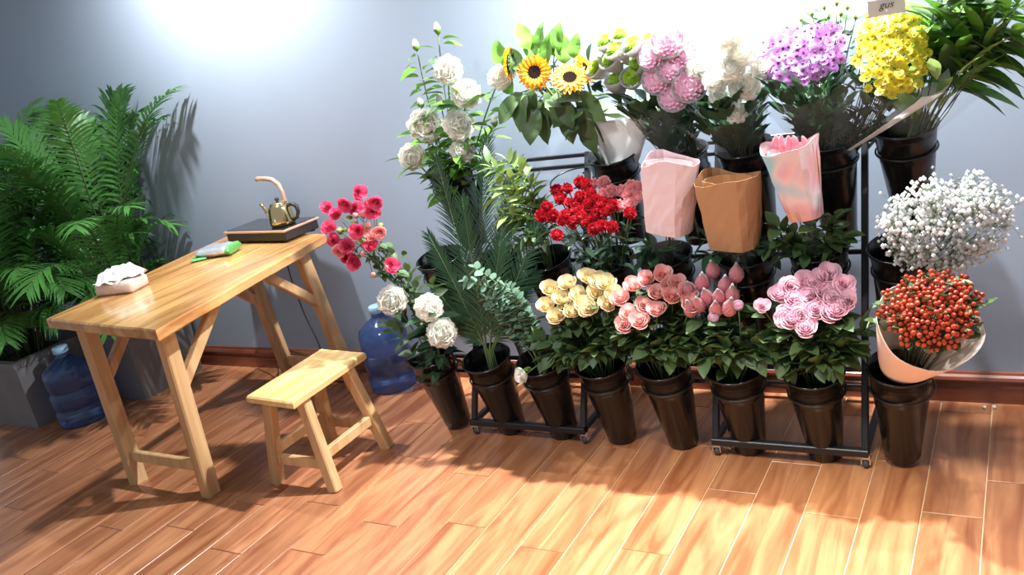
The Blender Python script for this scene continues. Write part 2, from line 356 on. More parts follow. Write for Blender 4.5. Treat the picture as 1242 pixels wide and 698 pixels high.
cord([(-3.06, 2.90, .737), (-3.06, 2.948, .737), (-3.06, 2.955, .68), (-3.06, 2.945, .5), (-3.03, 2.94, .3), (-2.98, 2.93, .15), (-2.96, 2.90, .03), (-2.93, 2.86, .006), (-2.80, 2.84, .006)], 'right one of two black cords hanging behind the table beside the far leg')

# ------------------------------------------------------------------ water bottles
def water_bottle(loc, label, r_, h):
    t = thing('water_bottle', label, 'water bottle', loc, 'blue water bottles'); t.pop('group') if False else None
    s = h/.40; rr = r_
    p = [(1e-4, .01), (rr*.8, .0), (rr*.95, .006), (rr, .02), (rr, .075), (rr*.95, .085), (rr*.95, .10), (rr, .11), (rr, .17), (rr*.95, .18), (rr*.95, .195), (rr, .205), (rr, .265), (rr*.93, .295), (rr*.62, .325), (rr*.33, .345), (rr*.26, .355), (rr*.26, .385)]
    obj('body', (MB().lathe([(a, z*s) for a, z in p], 36), 'bottle'), t)
    obj('cap', (MB().lathe([(rr*.28, 0), (rr*.31, .003), (rr*.31, .028), (rr*.27, .032), (1e-4, .032)], 20), 'cap'), t, (0, 0, .37*s))
water_bottle((-2.50, 2.845, 0), 'blue water bottle on the floor right of the table by the wall', .108, .385)
water_bottle((-4.02, 2.31, 0), 'blue water bottle on the floor in front of the grey planter, left of the table', .118, .385)

# ------------------------------------------------------------------ leaves, fronds, blooms
def leaf_mesh(name, L=1, w=.5, droop=.25, fold=.15, m='leaf', nv=5, tipp=1.3, wav=0):
    def fn(u, v):
        s = (u-.5)*2; ww = w/2*(math.sin(PI*min(v, 1)**.85)**tipp if 0 < v < 1 else 0)
        return (s*ww, v*L, -droop*v*v+fold*abs(s)*ww*2+wav*math.sin(v*9+s)*ww)
    return MB().grid(fn, 2, nv).mesh(name, m)
LM = {}
def lf(kind, m):
    key = (kind, m)
    if key not in LM:
        a = {'rose': dict(w=.62, droop=.2, tipp=.9), 'long': dict(w=.26, droop=.35, tipp=1.0, nv=6), 'lily': dict(w=.24, droop=.45, tipp=.9, nv=7), 'round': dict(w=.85, droop=.15, tipp=.7), 'wide': dict(w=.62, droop=.28, nv=7, tipp=.8, wav=.15), 'mid': dict(w=.40, droop=.35, tipp=.9, nv=6), 'rus': dict(w=.40, droop=.25, tipp=1.0)}[kind]
        LM[key] = leaf_mesh('leaf', m=m, **a)
    return LM[key]
def put_leaf(parent, me, p, d, size, roll=0):
    q = V(d).normalized().to_track_quat('Y', 'Z') @ Quaternion((0, 1, 0), roll)
    return obj('leaf', me, parent, p, q, size)

def put_leaf_n(parent, me, p, d, nrm, size, stem_from=None):
    y = V(d).normalized(); z = V(nrm); z = (z-y*z.dot(y)).normalized(); x = y.cross(z)
    if stem_from is not None: obj('leafstalk', (MB().tube([stem_from, V(stem_from).lerp(p, .6)+V((0, 0, .008)), p], .0018, 4), 'stem'), parent)
    return obj('leaf', me, parent, p, Matrix((x, y, z)).transposed().to_quaternion(), size)

def petal(m, a, wid, r0, r1, h0, h1, flare=0, k=0, nu=4, nv=4, ruff=0, z0=0, tiltr=0):
    def fn(u, v):
        s = 2*u-1; th = a+s*wid*(.55+.45*math.sin(PI*min(.5, v*.6+.12)))
        rr = r0+(r1-r0)*math.sin(v*PI/2)+flare*max(0, v-.72)**1.2*3+ruff*math.sin(s*7+a*3)*v
        z = h0+(h1-h0)*v*(1-.16*s*s*v)+ruff*.8*math.cos(s*9+a)*v-abs(flare)*.5*max(0, v-.8)
        return (rr*math.cos(th), rr*math.sin(th), z+z0)
    m.grid(fn, nu, nv, k)
def rose_mesh(mname, seed, openn=1.0):
    q = random.Random(seed); m = MB(); n = 21
    for i in range(n):
        u_ = i/(n-1); a = i*2.39996+q.uniform(-.12, .12); rt = .06+.66*openn*u_**.95; wid = 1.5-.75*u_; H = (1.04-.22*u_*u_)*q.uniform(.97, 1.03); lip = .04+.13*u_; base = .30*u_; cu = q.uniform(-.04, .04)
        def fn(u, v, a=a, rt=rt, wid=wid, H=H, lip=lip, base=base, cu=cu):
            s = 2*u-1; th = a+s*wid*(.5+.5*math.sin(min(1, v*1.5+.1)*PI/2)); k_ = max(0, v-.7)/.3
            rr = base*.4+(rt+.05*u_-base*.4)*math.sin(min(1, v*1.35)*PI/2)+lip*k_**1.5*(1-.2*s*s)+cu*s*v-(.06+.08*u_)*s*s*s*s*v
            z = H*(v**.85)*(1-.12*s*s*v)-.10*lip*k_-.09*k_*abs(s)**3
            return (rr*math.cos(th), rr*math.sin(th), z-.1)
        m.grid(fn, 6, 5)
    m.lathe([(1e-4, -.12), (.10, -.08), (.14, .02), (.22, .06)], 8, 1)
    for i in range(5):
        a = i*2*PI/5; m.add([(.1*math.cos(a-.5), .1*math.sin(a-.5), -.02), (.1*math.cos(a+.5), .1*math.sin(a+.5), -.02), (.62*math.cos(a), .62*math.sin(a), -.02)], [(0, 1, 2)], 1)
    return m.mesh('bloom', [mname, 'leaf'])
def ballbloom(mname, seed, n=80, psize=.42, flat=1.0, low=-.35, ruff=.07, core='same', calyx='leaf', radial=.75, pw=.36, k2=None):
    """round many-petalled head, radius about 1, centre at .3"""
    q = random.Random(seed); m = MB()
    for i in range(n):
        z = low+(1-low)*(i+.5)/n; rr = math.sqrt(max(0, 1-z*z)); th = i*2.39996+q.uniform(-.2, .2); d = V((rr*math.cos(th), rr*math.sin(th), z))
        t = V((-math.sin(th), math.cos(th), 0)); b = d.cross(t); R0 = radial*q.uniform(.86, 1.08); w = pw*q.uniform(.8, 1.2); tw = q.uniform(-.5, .5); t2 = t*math.cos(tw)+b*math.sin(tw)
        b2 = d.cross(t2); lean = q.uniform(.05, .35)
        def fn(u, v, d=d, t2=t2, b2=b2, R0=R0, w=w, lean=lean, i=i):
            s = 2*u-1; p = d*(R0*(.80+.42*v)-.10*s*s*v)+t2*(s*w*(.55+.45*v))+b2*((lean*v*1.1-.1)*psize*1.4)+d*(ruff*math.sin(s*6+i)*v)
            return (p.x, p.y, p.z*flat+.1)
        m.grid(fn, 3, 3)
    m.ball((0, 0, .1), radial*.84, 12, 8, 0 if core == 'same' else 2, flat)
    m.lathe([(1e-4, -.85*flat), (.16, -.75*flat), (.35, -.35*flat), (.4, -.1)], 8, 1)
    return m.mesh('bloom', [mname, calyx] if core == 'same' else [mname, calyx, core])
def daisy_mesh(mname, disc, n=13, inner=.30):
    m = MB()
    for i in range(n):
        a = i*2*PI/n; w = PI/n*.95
        pts = [(inner*.7*math.cos(a-w), inner*.7*math.sin(a-w), 0), (inner*.7*math.cos(a+w), inner*.7*math.sin(a+w), 0), (math.cos(a+w*.75), math.sin(a+w*.75), .12), (1.06*math.cos(a), 1.06*math.sin(a), .10), (math.cos(a-w*.75), math.sin(a-w*.75), .12)]
        m.add(pts, [(0, 1, 2, 3, 4)], 0)
    m.lathe([(inner, .02), (inner*.8, .12), (1e-4, .16)], 8, 1); m.lathe([(1e-4, -.45), (.12, -.3), (.3, -.02), (inner*1.6, 0)], 6, 2)
    return m.mesh('flower', [mname, disc, 'stem'])

def frond_mesh(path, L, n=26, w=.012, m='palm', ang=.9, droop=.25, fold=.35, rr=.0035, taper=True, upv=V((0, 0, 1)), seed=0, start=.18, segs=3, stuff=None):
    """pinnate frond: rib along path with paired blades"""
    q = random.Random(seed); mb = MB(); N = len(path)-1
    mb.tube(path, [rr*(1-.8*i/N) for i in range(N+1)], 5, 1)
    for i in range(n):
        t = start+(1-start)*(i+.5)/n; x = t*N; j = min(int(x), N-1); p = path[j].lerp(path[j+1], x-j); tg = (path[j+1]-path[j]).normalized()
        side = tg.cross(upv)
        if side.length < .1: side = V((1, 0, 0))
        side.normalize(); nrm = side.cross(tg).normalized()
        s_ = (t-start)/(1-start); ll = L*(math.sin(PI*(.22+.70*s_))**.7)*q.uniform(.88, 1.1)
        for sg in (-1, 1):
            a = ang*(1-.45*s_)*q.uniform(.88, 1.12); d = (tg*math.cos(a)+side*sg*math.sin(a)+nrm*fold*q.uniform(.5, 1.3)*math.sin(a)).normalized()
            wd = nrm.cross(d).normalized(); pts = []
            for s in range(segs+1):
                v = s/segs; c = p+d*ll*v+V((0, 0, -1))*droop*ll*v*v; ww = w*(0.45+.55*math.sin(PI*min(.5, v*1.2+.05)))*(1-v**2.2) if v < 1 else 0
                pts += [c-wd*ww, c+wd*ww] if v < 1 else [c]
            fs = [(2*s, 2*s+1, 2*s+3, 2*s+2) for s in range(segs-1)]+[(2*segs-2, 2*segs-1, 2*segs)]
            mb.add(pts, fs, 0)
    return mb.mesh('frond', [m, 'cane' if m == 'palm' else 'stem'])

# ------------------------------------------------------------------ left palms in planters
def planter(cx, cy, hw, h, label, seed, n, zr, label2=None, spread=.5):
    t = thing('potted_palm', label, 'plant', (cx, cy, 0)); q = random.Random(seed)
    m = MB(); o = lambda e, z: [(-e, -e, z), (e, -e, z), (e, e, z), (-e, e, z)]
    b = hw*.94; vs = o(b, 0)+o(hw, h-.03)+o(hw+.008, h-.028)+o(hw+.008, h)+o(hw-.025, h)+o(hw-.035, h-.06)
    fs = [(3, 2, 1, 0)]+[(r_*4+i, r_*4+(i+1) % 4, r_*4+4+(i+1) % 4, r_*4+4+i) for r_ in range(5) for i in range(4)]
    m.add(vs, fs); obj('planter', (m, 'stone', False), t)
    obj('soil', (MB().box((-hw+.03, -hw+.03, h-.09), (hw-.03, hw-.03, h-.05)), 'soil', False), t)
    for i in range(n):
        a = q.uniform(0, 2*PI); r0 = q.uniform(0, hw*.6); b0 = V((r0*math.cos(a), r0*math.sin(a), h-.06)); zt = q.uniform(*zr)
        a2 = a+q.uniform(-.6, .6); rad = spread*q.uniform(.35, 1.0)
        zc = h+(zt-h)*.45; c0 = b0+V((math.cos(a2)*.05, math.sin(a2)*.05, zc-h))
        tip = b0+V((math.cos(a2)*rad, math.sin(a2)*rad, zt-h)); mid = V(c0).lerp(tip, .5)+V((0, 0, .10+.28*rad))
        if cy+tip.y > 2.90: tip.y = 2.90-cy
        if cy+mid.y > 2.88: mid.y = 2.88-cy
        path = [c0.lerp(b0, 1-k/3) for k in range(3)]+bez(c0, mid, tip+V((0, 0, -.06*rad)), 9)
        fm = frond_mesh(path, q.uniform(.17, .24), 26, .0085, 'palm', 1.0, .35, .28, .005, seed=seed*100+i, start=.34)
        for v_ in fm.vertices:
            if v_.co.y > 2.962-cy: v_.co.y = 2.962-cy-.01*q.random()
            if v_.co.z < .03: v_.co.z = .03
        obj('frond', fm, t)
    return t
pA = planter(-4.41, 2.38, .205, .35, 'tall bushy palm in a grey stone planter at the far left, behind a water bottle', 3, 60, (.50, 1.62), spread=.62)
pB = planter(-4.02, 2.72, .195, .35, 'tall bushy palm in a dark planter against the wall, behind the table', 5, 60, (.50, 1.60), spread=.66)

# ------------------------------------------------------------------ racks
YF = lambda z: 2.485+.44*(z-.05)
RINGZ = (.275, .605, .925)
def bucket_frame(Rm, dx=0):
    """rim centre -> base centre"""
    return Rm+V((dx, .078, -.322))
RIMS = {0: [(519, 418), (588, 428), (655, 432), (728, 433), (803, 432), (890, 437), (986, 443), (1091, 424)],
        1: [(530, 303), (600, 318), (662, 312), (738, 322), (806, 310), (903, 310), (991, 292), (1092, 298)],
        2: [(543, 200), None, (690, 200), (742, 186), (826, 192), (903, 186), (1003, 178), (1097, 150)]}
YR = (2.465, 2.615, 2.755)
RIM = {k: [at(p[0], p[1], YR[k]) if p else None for p in v] for k, v in RIMS.items()}
for k in RIM:
    zz = (.322, .655, .975)[k]
    for p in RIM[k]:
        if p: p.z = .35*p.z+.65*zz
def rack(x0, x1, xa, xb, cols, label):
    cx = (x0+x1)/2; t = thing('flower_rack', label, 'rack', (cx, 2.68, 0)); o = V((cx, 2.68, 0)); w = .020
    P_ = lambda x, y, z: V((x, y, z))-o
    for x in (x0, x1):
        obj('post', (MB().beam(P_(x, YF(.055), .05), P_(x, YF(.965), .965), w, w, up=(1, 0, 0)), 'rack', False), t)
        obj('rear_leg', (MB().beam(P_(x+.022, YF(.62)+.01, .62), P_(x+.022, 2.905, .055), w*.9, w*.9, up=(1, 0, 0)), 'rack', False), t)
        obj('base_bar', (MB().beam(P_(x, 2.485, .055), P_(x, 2.915, .055), w, w), 'rack', False), t)
    obj('base_bar', (MB().beam(P_(x0-.01, 2.483, .055), P_(x1+.01, 2.483, .055), .026, .024), 'rack', False), t)
    obj('base_bar', (MB().beam(P_(x0-.01, 2.915, .055), P_(x1+.01, 2.915, .055), w, w), 'rack', False), t)
    for z in (.275, .225, .605, .955, .92):
        obj('cross_bar', (MB().beam(P_(xa, YF(z)+.012, z), P_(xb, YF(z)+.012, z), .013, .014), 'rack', False), t)
    for x in (x0, x1):
        for y in (2.495, 2.905):
            c = obj('caster', (MB().box((-.012, -.010, .028), (.012, .010, .045)).box((-.014, -.014, .014), (-.010, .012, .032)).box((.010, -.014, .014), (.014, .012, .032)), 'chrome', False), t, P_(x, y, 0))
            wh = MB(); wh.lathe([(1e-4, -.008), (.012, -.008), (.015, -.005), (.015, .005), (.012, .008), (1e-4, .008)], 14)
            obj('wheel', (wh, 'rubber'), c, (0, -.004, .015), (0, PI/2, 0))
    for k, i in cols:
        p = RIM[k][i]; q = bucket_frame(p); ax = (q-p).normalized(); c = p+ax*.072; rad = .0845
        m = MB(); ux = V((1, 0, 0)); uy = ax.cross(ux).normalized(); N = 28
        m.tube([c+(ux*math.cos(j*2*PI/N)+uy*math.sin(j*2*PI/N))*rad-o for j in range(N+1)], .003, 5, caps=False)
        bar = V((c.x, YF(c.z)+.012, c.z)); m.tube([c+V((0, rad*.98, 0))-o, bar-o], .003, 5)
        obj('ring', (m, 'wire'), t)
rack(-1.845, -1.385, -2.03, -1.21, [(k, i) for k in (0, 1, 2) for i in range(4) if RIM[k][i]], 'left one of two black wheeled bucket racks, under the peonies and cream roses')
rack(-.905, -.447, -1.10, -.325, [(k, i) for k in (0, 1, 2) for i in range(4, 8) if RIM[k][i]], 'right one of two black wheeled bucket racks, under the pale pink roses')

# ------------------------------------------------------------------ buckets
bprof = [(1e-4, .004), (.047, .004), (.050, .0), (.052, .004), (.0538, .035), (.0545, .037), (.0545, .040), (.055, .042), (.0772, .245), (.0800, .250), (.0800, .256), (.0785, .259), (.086, .326), (.0915, .327), (.0925, .331), (.0905, .334), (.0862, .333), (.079, .258), (.048, .010), (1e-4, .010)]
bmesh_ = MB().lathe(bprof, 40).mesh('bucket', 'black')
BL = {(0, 0): 'black bucket of white peonies, leftmost of the lowest row', (0, 1): 'black bucket holding dark palm fronds, second from left in the lowest row', (0, 2): 'black bucket holding grey-green eucalyptus in the lowest row', (0, 3): 'black bucket under the cream roses', (0, 4): 'black bucket under the peach pink roses',
      (0, 5): 'black bucket under the netted pink buds', (0, 6): 'black bucket under the big pale pink roses', (0, 7): 'black bucket holding the paper-wrapped orange-red berries, rightmost of the lowest row',
      (1, 0): 'empty black bucket left of the dark palm fronds', (1, 1): 'black bucket hidden behind the dark palm fronds in the middle row', (1, 2): 'black bucket holding the pale green leafy branches', (1, 3): 'black bucket under the red carnations', (1, 4): 'black bucket below the pale pink paper bouquet',
      (1, 5): 'black bucket below the brown paper bouquet', (1, 6): 'black bucket below the shiny iridescent bouquet', (1, 7): 'black bucket holding the white gypsophila',
      (2, 0): 'black bucket of tall white peonies, leftmost of the top row', (2, 3): 'black bucket below the sunflowers', (2, 4): 'black bucket behind the pale pink paper bouquet in the top row', (2, 5): 'black bucket below the white chrysanthemums', (2, 6): 'black bucket below the purple and yellow daisies', (2, 7): 'black bucket of lily stems, rightmost of the top row'}
TILT = {}
for (k, i), lab in BL.items():
    p = RIM[k][i]; dx = {(0, 0): .0, (0, 7): -.02, (1, 0): .01}.get((k, i), rnd(-.006, .006)); q = bucket_frame(p, dx)
    ax = (p-q).normalized(); base = p-ax*.331
    o = obj('flower_bucket', bmesh_, None, base, aim(ax)); tag(o, lab, 'bucket', 'black flower buckets on the racks'); o.pop('group', None) if False else None
    TILT[(k, i)] = (p, ax, base)

REG = {}
def project(p):
    v = p-CAM; d = v.dot(_f); return 621+FPX*v.dot(_R)/d, 349-FPX*v.dot(_U)/d
def reg(o, tip):
    if o.get('group'): REG.setdefault(o['group'], []).append((o, *project(tip)))
ORD = ['first', 'second', 'third', 'fourth', 'fifth', 'sixth', 'seventh', 'eighth', 'ninth', 'tenth', 'eleventh', 'twelfth']
def rank_labels():
    for gname, L in REG.items():
        n = len(L); rows = 1 if n <= 8 else (2 if n <= 14 else (3 if n <= 24 else 5))
        L = sorted(L, key=lambda e: e[2]); per = -(-n//rows); nm = {1: [''], 2: [' in the upper row', ' in the lower row'], 3: [' in the top row', ' in the middle row', ' in the bottom row'], 5: [' in the topmost row', ' in the second row', ' in the middle row', ' in the fourth row', ' in the lowest row']}[rows]
        for r_ in range(rows):
            row = sorted(L[r_*per:(r_+1)*per], key=lambda e: e[1])
            for i, (o, x, y) in enumerate(row):
                if n > 1: o['label'] = o['label']+', '+ORD[i]+' from left'+nm[r_].replace(' row', ' rank')
# ------------------------------------------------------------------ flower builders
def inbucket(k, i, depth=.18, spread=.03):
    p, ax, base = TILT[(k, i)]; a = rnd(0, 6.28); return p-ax*depth+V((math.cos(a)*spread*R.random(), math.sin(a)*spread*R.random(), 0))
def rimpt(k, i, d=0.0):
    p, ax, base = TILT[(k, i)]; return p+ax*d
def stem_flower(name, label, cat, group, k, i, head, bl, size, face, leaves=4, lkind='rose', lmat='leaf', lsize=.05, srad=.0022, bow=.0, lrange=(.35, .92), part='bloom', depth=.18, base=None, extra=None, stemmat='stem', lout=.9):
    b = base if base is not None else inbucket(k, i, depth); t = thing(name, label, cat, b, group)
    h = head-b; rim = (rimpt(k, i, .01)+V((rnd(-.05, .05), rnd(-.05, .05), 0))-b) if base is None else h*.5
    mid = rim*.7+h*.3; path = bez(V((0, 0, 0)), V((mid.x*.7+h.x*.15, mid.y*.7+h.y*.15, h.z*.55)), h, 6)
    reg(t, head); obj('stem', (MB().tube(path, srad, 5), stemmat), t)
    obj(part, bl, t, h, aim(face, rnd(0, 6)), size)
    if extra: extra(t, h)
    for j in range(leaves):
        u = lrange[0]+(lrange[1]-lrange[0])*(j+rnd(0, .9))/max(1, leaves); x = u*6; jj = min(5, int(x)); p = path[jj].lerp(path[jj+1], x-jj)
        a = rnd(0, 6.28); out = V((math.cos(a), math.sin(a)-.35, rnd(-.15, .75))).normalized()
        # a short leafstalk is part of the leaf spacing
        put_leaf(t, lf(lkind, lmat), p+out*lsize*.25*lout, out, lsize*rnd(.7, 1.25), rnd(-.6, .6))
    return t
def face_cam(head, up=.5, jit=.35):
    d = (CAM-head).normalized(); d.z = 0; d.normalize(); return (d+V((rnd(-jit, jit), rnd(-jit, jit)*.5, up+rnd(-jit, jit)))).normalized()
def leafy_stem(name, label, cat, group, path, kind, m, n, size, pair=True, parent=None, start=.15, stemmat='stem', pitch=.8, srad=.0022):
    b = path[0]; t = thing(name, label, cat, b, group) if parent is None else parent; N = len(path)-1
    if parent is None: reg(t, path[-1])
    loc = [p-b if parent is None else p-parent.location for p in path]
    obj('stem', (MB().tube(loc, [srad*(1-.5*i/N) for i in range(N+1)], 5), stemmat), t)
    for j in range(n):
        u = start+(1-start)*(j+.5)/n; x = u*N; jj = min(N-1, int(x)); p = loc[jj].lerp(loc[jj+1], x-jj); tg = (loc[jj+1]-loc[jj]).normalized()
        s = tg.cross(V((0, -1, .3))).normalized(); ph = rnd(-.5, .5)+(j % 2)*PI/2*.5; o_ = tg.cross(s)
        for sg in ((-1, 1) if pair else ((-1)**j,)):
            sd = (s*math.cos(ph)+o_*math.sin(ph))*sg; d = (tg*math.cos(pitch)+sd*math.sin(pitch)+V((0, 0, rnd(-.15, .15)))).normalized(); put_leaf(t, lf(kind, m), p, d, size*rnd(.75, 1.2), rnd(-.7, .7))
    put_leaf(t, lf(kind, m), loc[-1], (loc[-1]-loc[-2]), size*.8); return t

# meshes of blooms
ROSE = {n: [rose_mesh(n, s+1) for s in range(2)] for n in ('cream', 'peach', 'palepink', 'white', 'hotpink', 'hotpink2')}
PEONY = [ballbloom('white', 3, 95, .5, .85, -.45, .10, pw=.40), ballbloom('white', 4, 95, .5, .85, -.45, .10, pw=.40)]
CARN = {'red': [ballbloom('red', 5, 55, .5, .7, -.05, .14, pw=.38)], 'pinkcarn': [ballbloom('pinkcarn', 6, 55, .5, .7, -.05, .14, pw=.38)]}
MUMW = ballbloom('white', 8, 120, .5, .8, -.3, .02, pw=.20)
def netmum(mname, seed, conic=1.0, inner=1.0):
    q = random.Random(seed); m = MB()
    m.lathe([(.16, -1.5), (.30, -1.2), (.62, -.7), (.86, -.2), (.98, .15), (1.0, .32), (.94, .40), (.86, .30), (.5, -.4)], 18, 1)
    for i in range(60):
        z = .15+.85*(i+.5)/60; rr = math.sqrt(1-z*z)*.82*inner; th = i*2.39996; w = .13
        c = V((rr*math.cos(th), rr*math.sin(th), z*.62)); d = (c-V((0, 0, -.2))).normalized(); t = V((-math.sin(th), math.cos(th), 0)); b = d.cross(t)
        m.add([c-t*w-d*.2, c+t*w-d*.2, c+t*w*.8+d*.16-b*.05, c-t*w*.8+d*.16-b*.05], [(0, 1, 2, 3)], 0)
    m.ball((0, 0, .08), .66*inner, 10, 6, 0, .8)
    return m.mesh('netted_bloom', [mname, 'net'])
NETG = netmum('green', 1, inner=.72); NETP = netmum('mumpink', 2)
def netbud():
    m = MB(); m.lathe([(1e-4, -.55), (.18, -.5), (.42, -.25), (.52, .05), (.48, .35), (.36, .7), (.20, 1.05), (.09, 1.35), (.07, 1.5), (1e-4, 1.55)], 12, 0)
    for i in range(12):
        a = i*2*PI/12; m.tube([(.53*math.cos(a), .53*math.sin(a), .05), (.49*math.cos(a+.35), .49*math.sin(a+.35), .38), (.36*math.cos(a+.7), .36*math.sin(a+.7), .72), (.2*math.cos(a+1.05), .2*math.sin(a+1.05), 1.07), (.08*math.cos(a+1.4), .08*math.sin(a+1.4), 1.5)], .018, 3, 1)
    m.lathe([(.09, 1.38), (.10, 1.5), (.06, 1.62), (1e-4, 1.64)], 8, 1); return m.mesh('netted_bud', ['budpink', 'net'])
NETBUD = netbud()
DP = daisy_mesh('purple', 'purpledisc', 14, .30); DY = daisy_mesh('yellow', 'yellowdisc', 13, .34)
def budmesh(m1):
    m = MB(); m.lathe([(1e-4, -.3), (.25, -.2), (.42, .1), (.40, .5), (.22, .95), (1e-4, 1.1)], 10, 0); m.lathe([(1e-4, -.45), (.28, -.25), (.46, .1), (.40, .4)], 8, 1); return m.mesh('bud', [m1, 'leafbright'])
BUDW = budmesh('white'); BUDP = budmesh('hotpink2'); BUDG = budmesh('lily'); BUDR = MB().lathe([(1e-4, -.6), (.25, -.4), (.40, .1), (.36, .5), (.20, .95), (1e-4, 1.2)], 10).mesh('bud', 'budpink')

# ---- bottom row
G = 'white peonies in the leftmost bucket of the lowest row'
for px, py, s in ((476, 364, .058), (520, 373, .054), (535, 404, .058)):
    hd = at(px, py, 2.38)
    stem_flower('white_peony', 'full white peony in the leftmost low bucket', 'peony', G, 0, 0, hd, PEONY[0], s, face_cam(hd, .35), 12, 'mid', 'leafdark', .085, .0025)
for px, py in ((495, 330), (470, 395), (505, 350), (525, 345)):
    tip = at(px, py, 2.42); b = inbucket(0, 0); leafy_stem('greenery_stem', 'leafy stem among the lowest white peonies', 'greenery', 'leafy stems among the lowest peonies', bez(b, b.lerp(tip, .6)+V((0, 0, .05)), tip, 6), 'rose', 'leaf', 7, .055)
# spray roses leaning left over the table end
SP = [(434, 233), (420, 246), (408, 262), (430, 252), (441, 262), (432, 262), (457, 243), (452, 256), (413, 282), (422, 300), (398, 253), (434, 280), (447, 275), (452, 288), (428, 282), (461, 280), (412, 305), (425, 298), (441, 298), (404, 292), (440, 308), (451, 302), (427, 316), (432, 318), (419, 314), (474, 321), (452, 334), (470, 327), (448, 248), (400, 278)]
spb = at(488, 345, 2.50)
for gi in range(6):
    pts = SP[gi::6]; b = inbucket(0, 0, .12); cpx = sum(p[0] for p in pts)/len(pts); cpy = sum(p[1] for p in pts)/len(pts)
    node = at(cpx+18, cpy+14, 2.43); t = thing('spray_rose', 'stem of small hot pink roses over the table end', 'spray rose', b, 'pink spray roses leaning over the table'); reg(t, node)
    path = bez(b, at(492, 335, 2.45), node, 9); obj('stem', (MB().tube([p-b for p in path], .0025, 5), 'stem'), t)
    for n_, (px, py) in enumerate(pts):
        y = 2.36+.05*R.random(); hd = at(px, py, y); obj('twig', (MB().tube([p-b for p in bez(node, node.lerp(hd, .5)+V((0, 0, .02)), hd, 4)], .0014, 4), 'stem'), t)
        if R.random() < .78: obj('bloom', ROSE[('hotpink', 'hotpink', 'hotpink2')[n_ % 3]][n_ % 2], t, hd-b, aim(face_cam(hd, .3, .5), rnd(0, 6)), rnd(.028, .036))
        else: obj('bud', BUDP, t, hd-b, aim(face_cam(hd, .9, .6)), rnd(.022, .027))
    for j in range(3):
        hd = at(cpx+rnd(-25, 25), cpy+rnd(-30, 30), 2.40); obj('bud', BUDG, t, hd-b, aim(V((rnd(-1, 1), -1, .5))), .018)
    for j in range(16):
        u = rnd(.40, 1); x = u*9; jj = min(8, int(x)); p = path[jj].lerp(path[jj+1], x-jj)+V((rnd(-.04, .04), rnd(-.03, .03), rnd(-.04, .04))); a = rnd(0, 6.28)
        put_leaf(t, lf('rose', 'leaf'), p-b, (math.cos(a), -.4, math.sin(a)), rnd(.032, .05), rnd(-.6, .6))
# dark needle palm fronds
FR = [((590, 425), (578, 300), (592, 165), .15), ((588, 425), (560, 300), (528, 190), .13), ((594, 425), (606, 310), (628, 195), .13), ((590, 425), (560, 360), (520, 285), .12), ((596, 425), (625, 340), (662, 250), .12),
      ((592, 425), (560, 390), (528, 350), .09), ((598, 425), (620, 370), (650, 330), .10), ((590, 425), (577, 340), (560, 240), .14), ((594, 425), (598, 350), (612, 260), .14)]
for n_, (a, b_, c, L_) in enumerate(FR):
    yy = 2.47+(.12 if n_ < 3 else .02)*1.0; p0 = inbucket(0, 1, .2); p1 = at(*a, 2.47); path = [p0]+bez(p1, at(*b_, yy-.01), at(*c, yy+.03), 12); path = [p-p0 for p in path]
    t = thing('palm_frond', 'dark needle-leaved palm frond in the lowest bucket row', 'palm frond', p0, 'dark needle palm fronds')
    fm = frond_mesh(path, L_, 50, .0032, 'palmneedle', .72, .22, .30, .0035, upv=V((0, -1, .25)), seed=n_+50, start=.16)
    reg(t, p0+path[-1]); obj('rib_and_blades', fm, t)
# eucalyptus
EU = [((655, 432), (645, 350), (562, 342)), ((657, 432), (640, 360), (575, 325)), ((650, 432), (630, 380), (598, 352)), ((648, 430), (632, 390), (605, 372)), ((660, 430), (645, 385), (618, 350)), ((645, 432), (622, 400), (588, 362)), ((655, 432), (652, 380), (610, 345))]
for n_, (a, b_, c) in enumerate(EU):
    y = 2.40+.012*(n_ % 4); path = [inbucket(0, 2, .15)]+bez(at(*a, 2.44), at(*b_, y), at(*c, y-.02), 9)
    leafy_stem('eucalyptus_stem', 'grey-green eucalyptus stem arching left', 'eucalyptus', 'eucalyptus stems in the lowest row', path, 'round', 'euca', 17, .030, start=.18, pitch=1.15)
hd = at(637, 455, 2.36); b = at(668, 432, 2.45)
stem_flower('white_rose', 'single cream-white rose drooping low in front of the buckets', 'rose', None, 0, 3, hd, ROSE['white'][0], .034, V((-.25, -1, .25)), 2, 'rose', 'leafbright', .045, base=b)
def bunch(spec, name, label, cat, group, k, i, bl, size, yf, up=.5, jit=.35, **kw):
    for n_, s in enumerate(spec):
        px, py = s[:2]; hd = at(px, py, yf(px, py) if callable(yf) else yf); sz = s[2] if len(s) > 2 else size
        stem_flower(name, label, cat, group, k, i, hd, bl[n_ % len(bl)] if isinstance(bl, list) else bl, sz*rnd(.93, 1.07), face_cam(hd, up, jit), **kw)
yb = lambda base, c: (lambda px, py: base+(c-py)*.0016)
bunch([(668, 354), (690, 347), (712, 340), (736, 347), (664, 374), (682, 366), (702, 360), (722, 358), (744, 358), (674, 388), (695, 382), (716, 376), (706, 372), (736, 372), (726, 344), (688, 373)], 'cream_rose', 'cream yellow rose in its dense bunch', 'rose', 'cream roses', 0, 3, ROSE['cream'], .037, yb(2.37, 385), 1.15, .35, leaves=11, lsize=.060, lrange=(.50, .93))
bunch([(752, 365), (768, 350), (785, 342), (803, 335), (822, 345), (762, 382), (780, 372), (798, 360), (815, 362), (757, 396), (776, 392), (797, 380), (838, 372), (812, 348), (832, 358)], 'peach_pink_rose', 'peach pink rose beside the cream bunch', 'rose', 'peach pink roses', 0, 4, ROSE['peach'], .036, yb(2.37, 385), 1.15, .35, leaves=11, lsize=.060, lrange=(.48, .93))
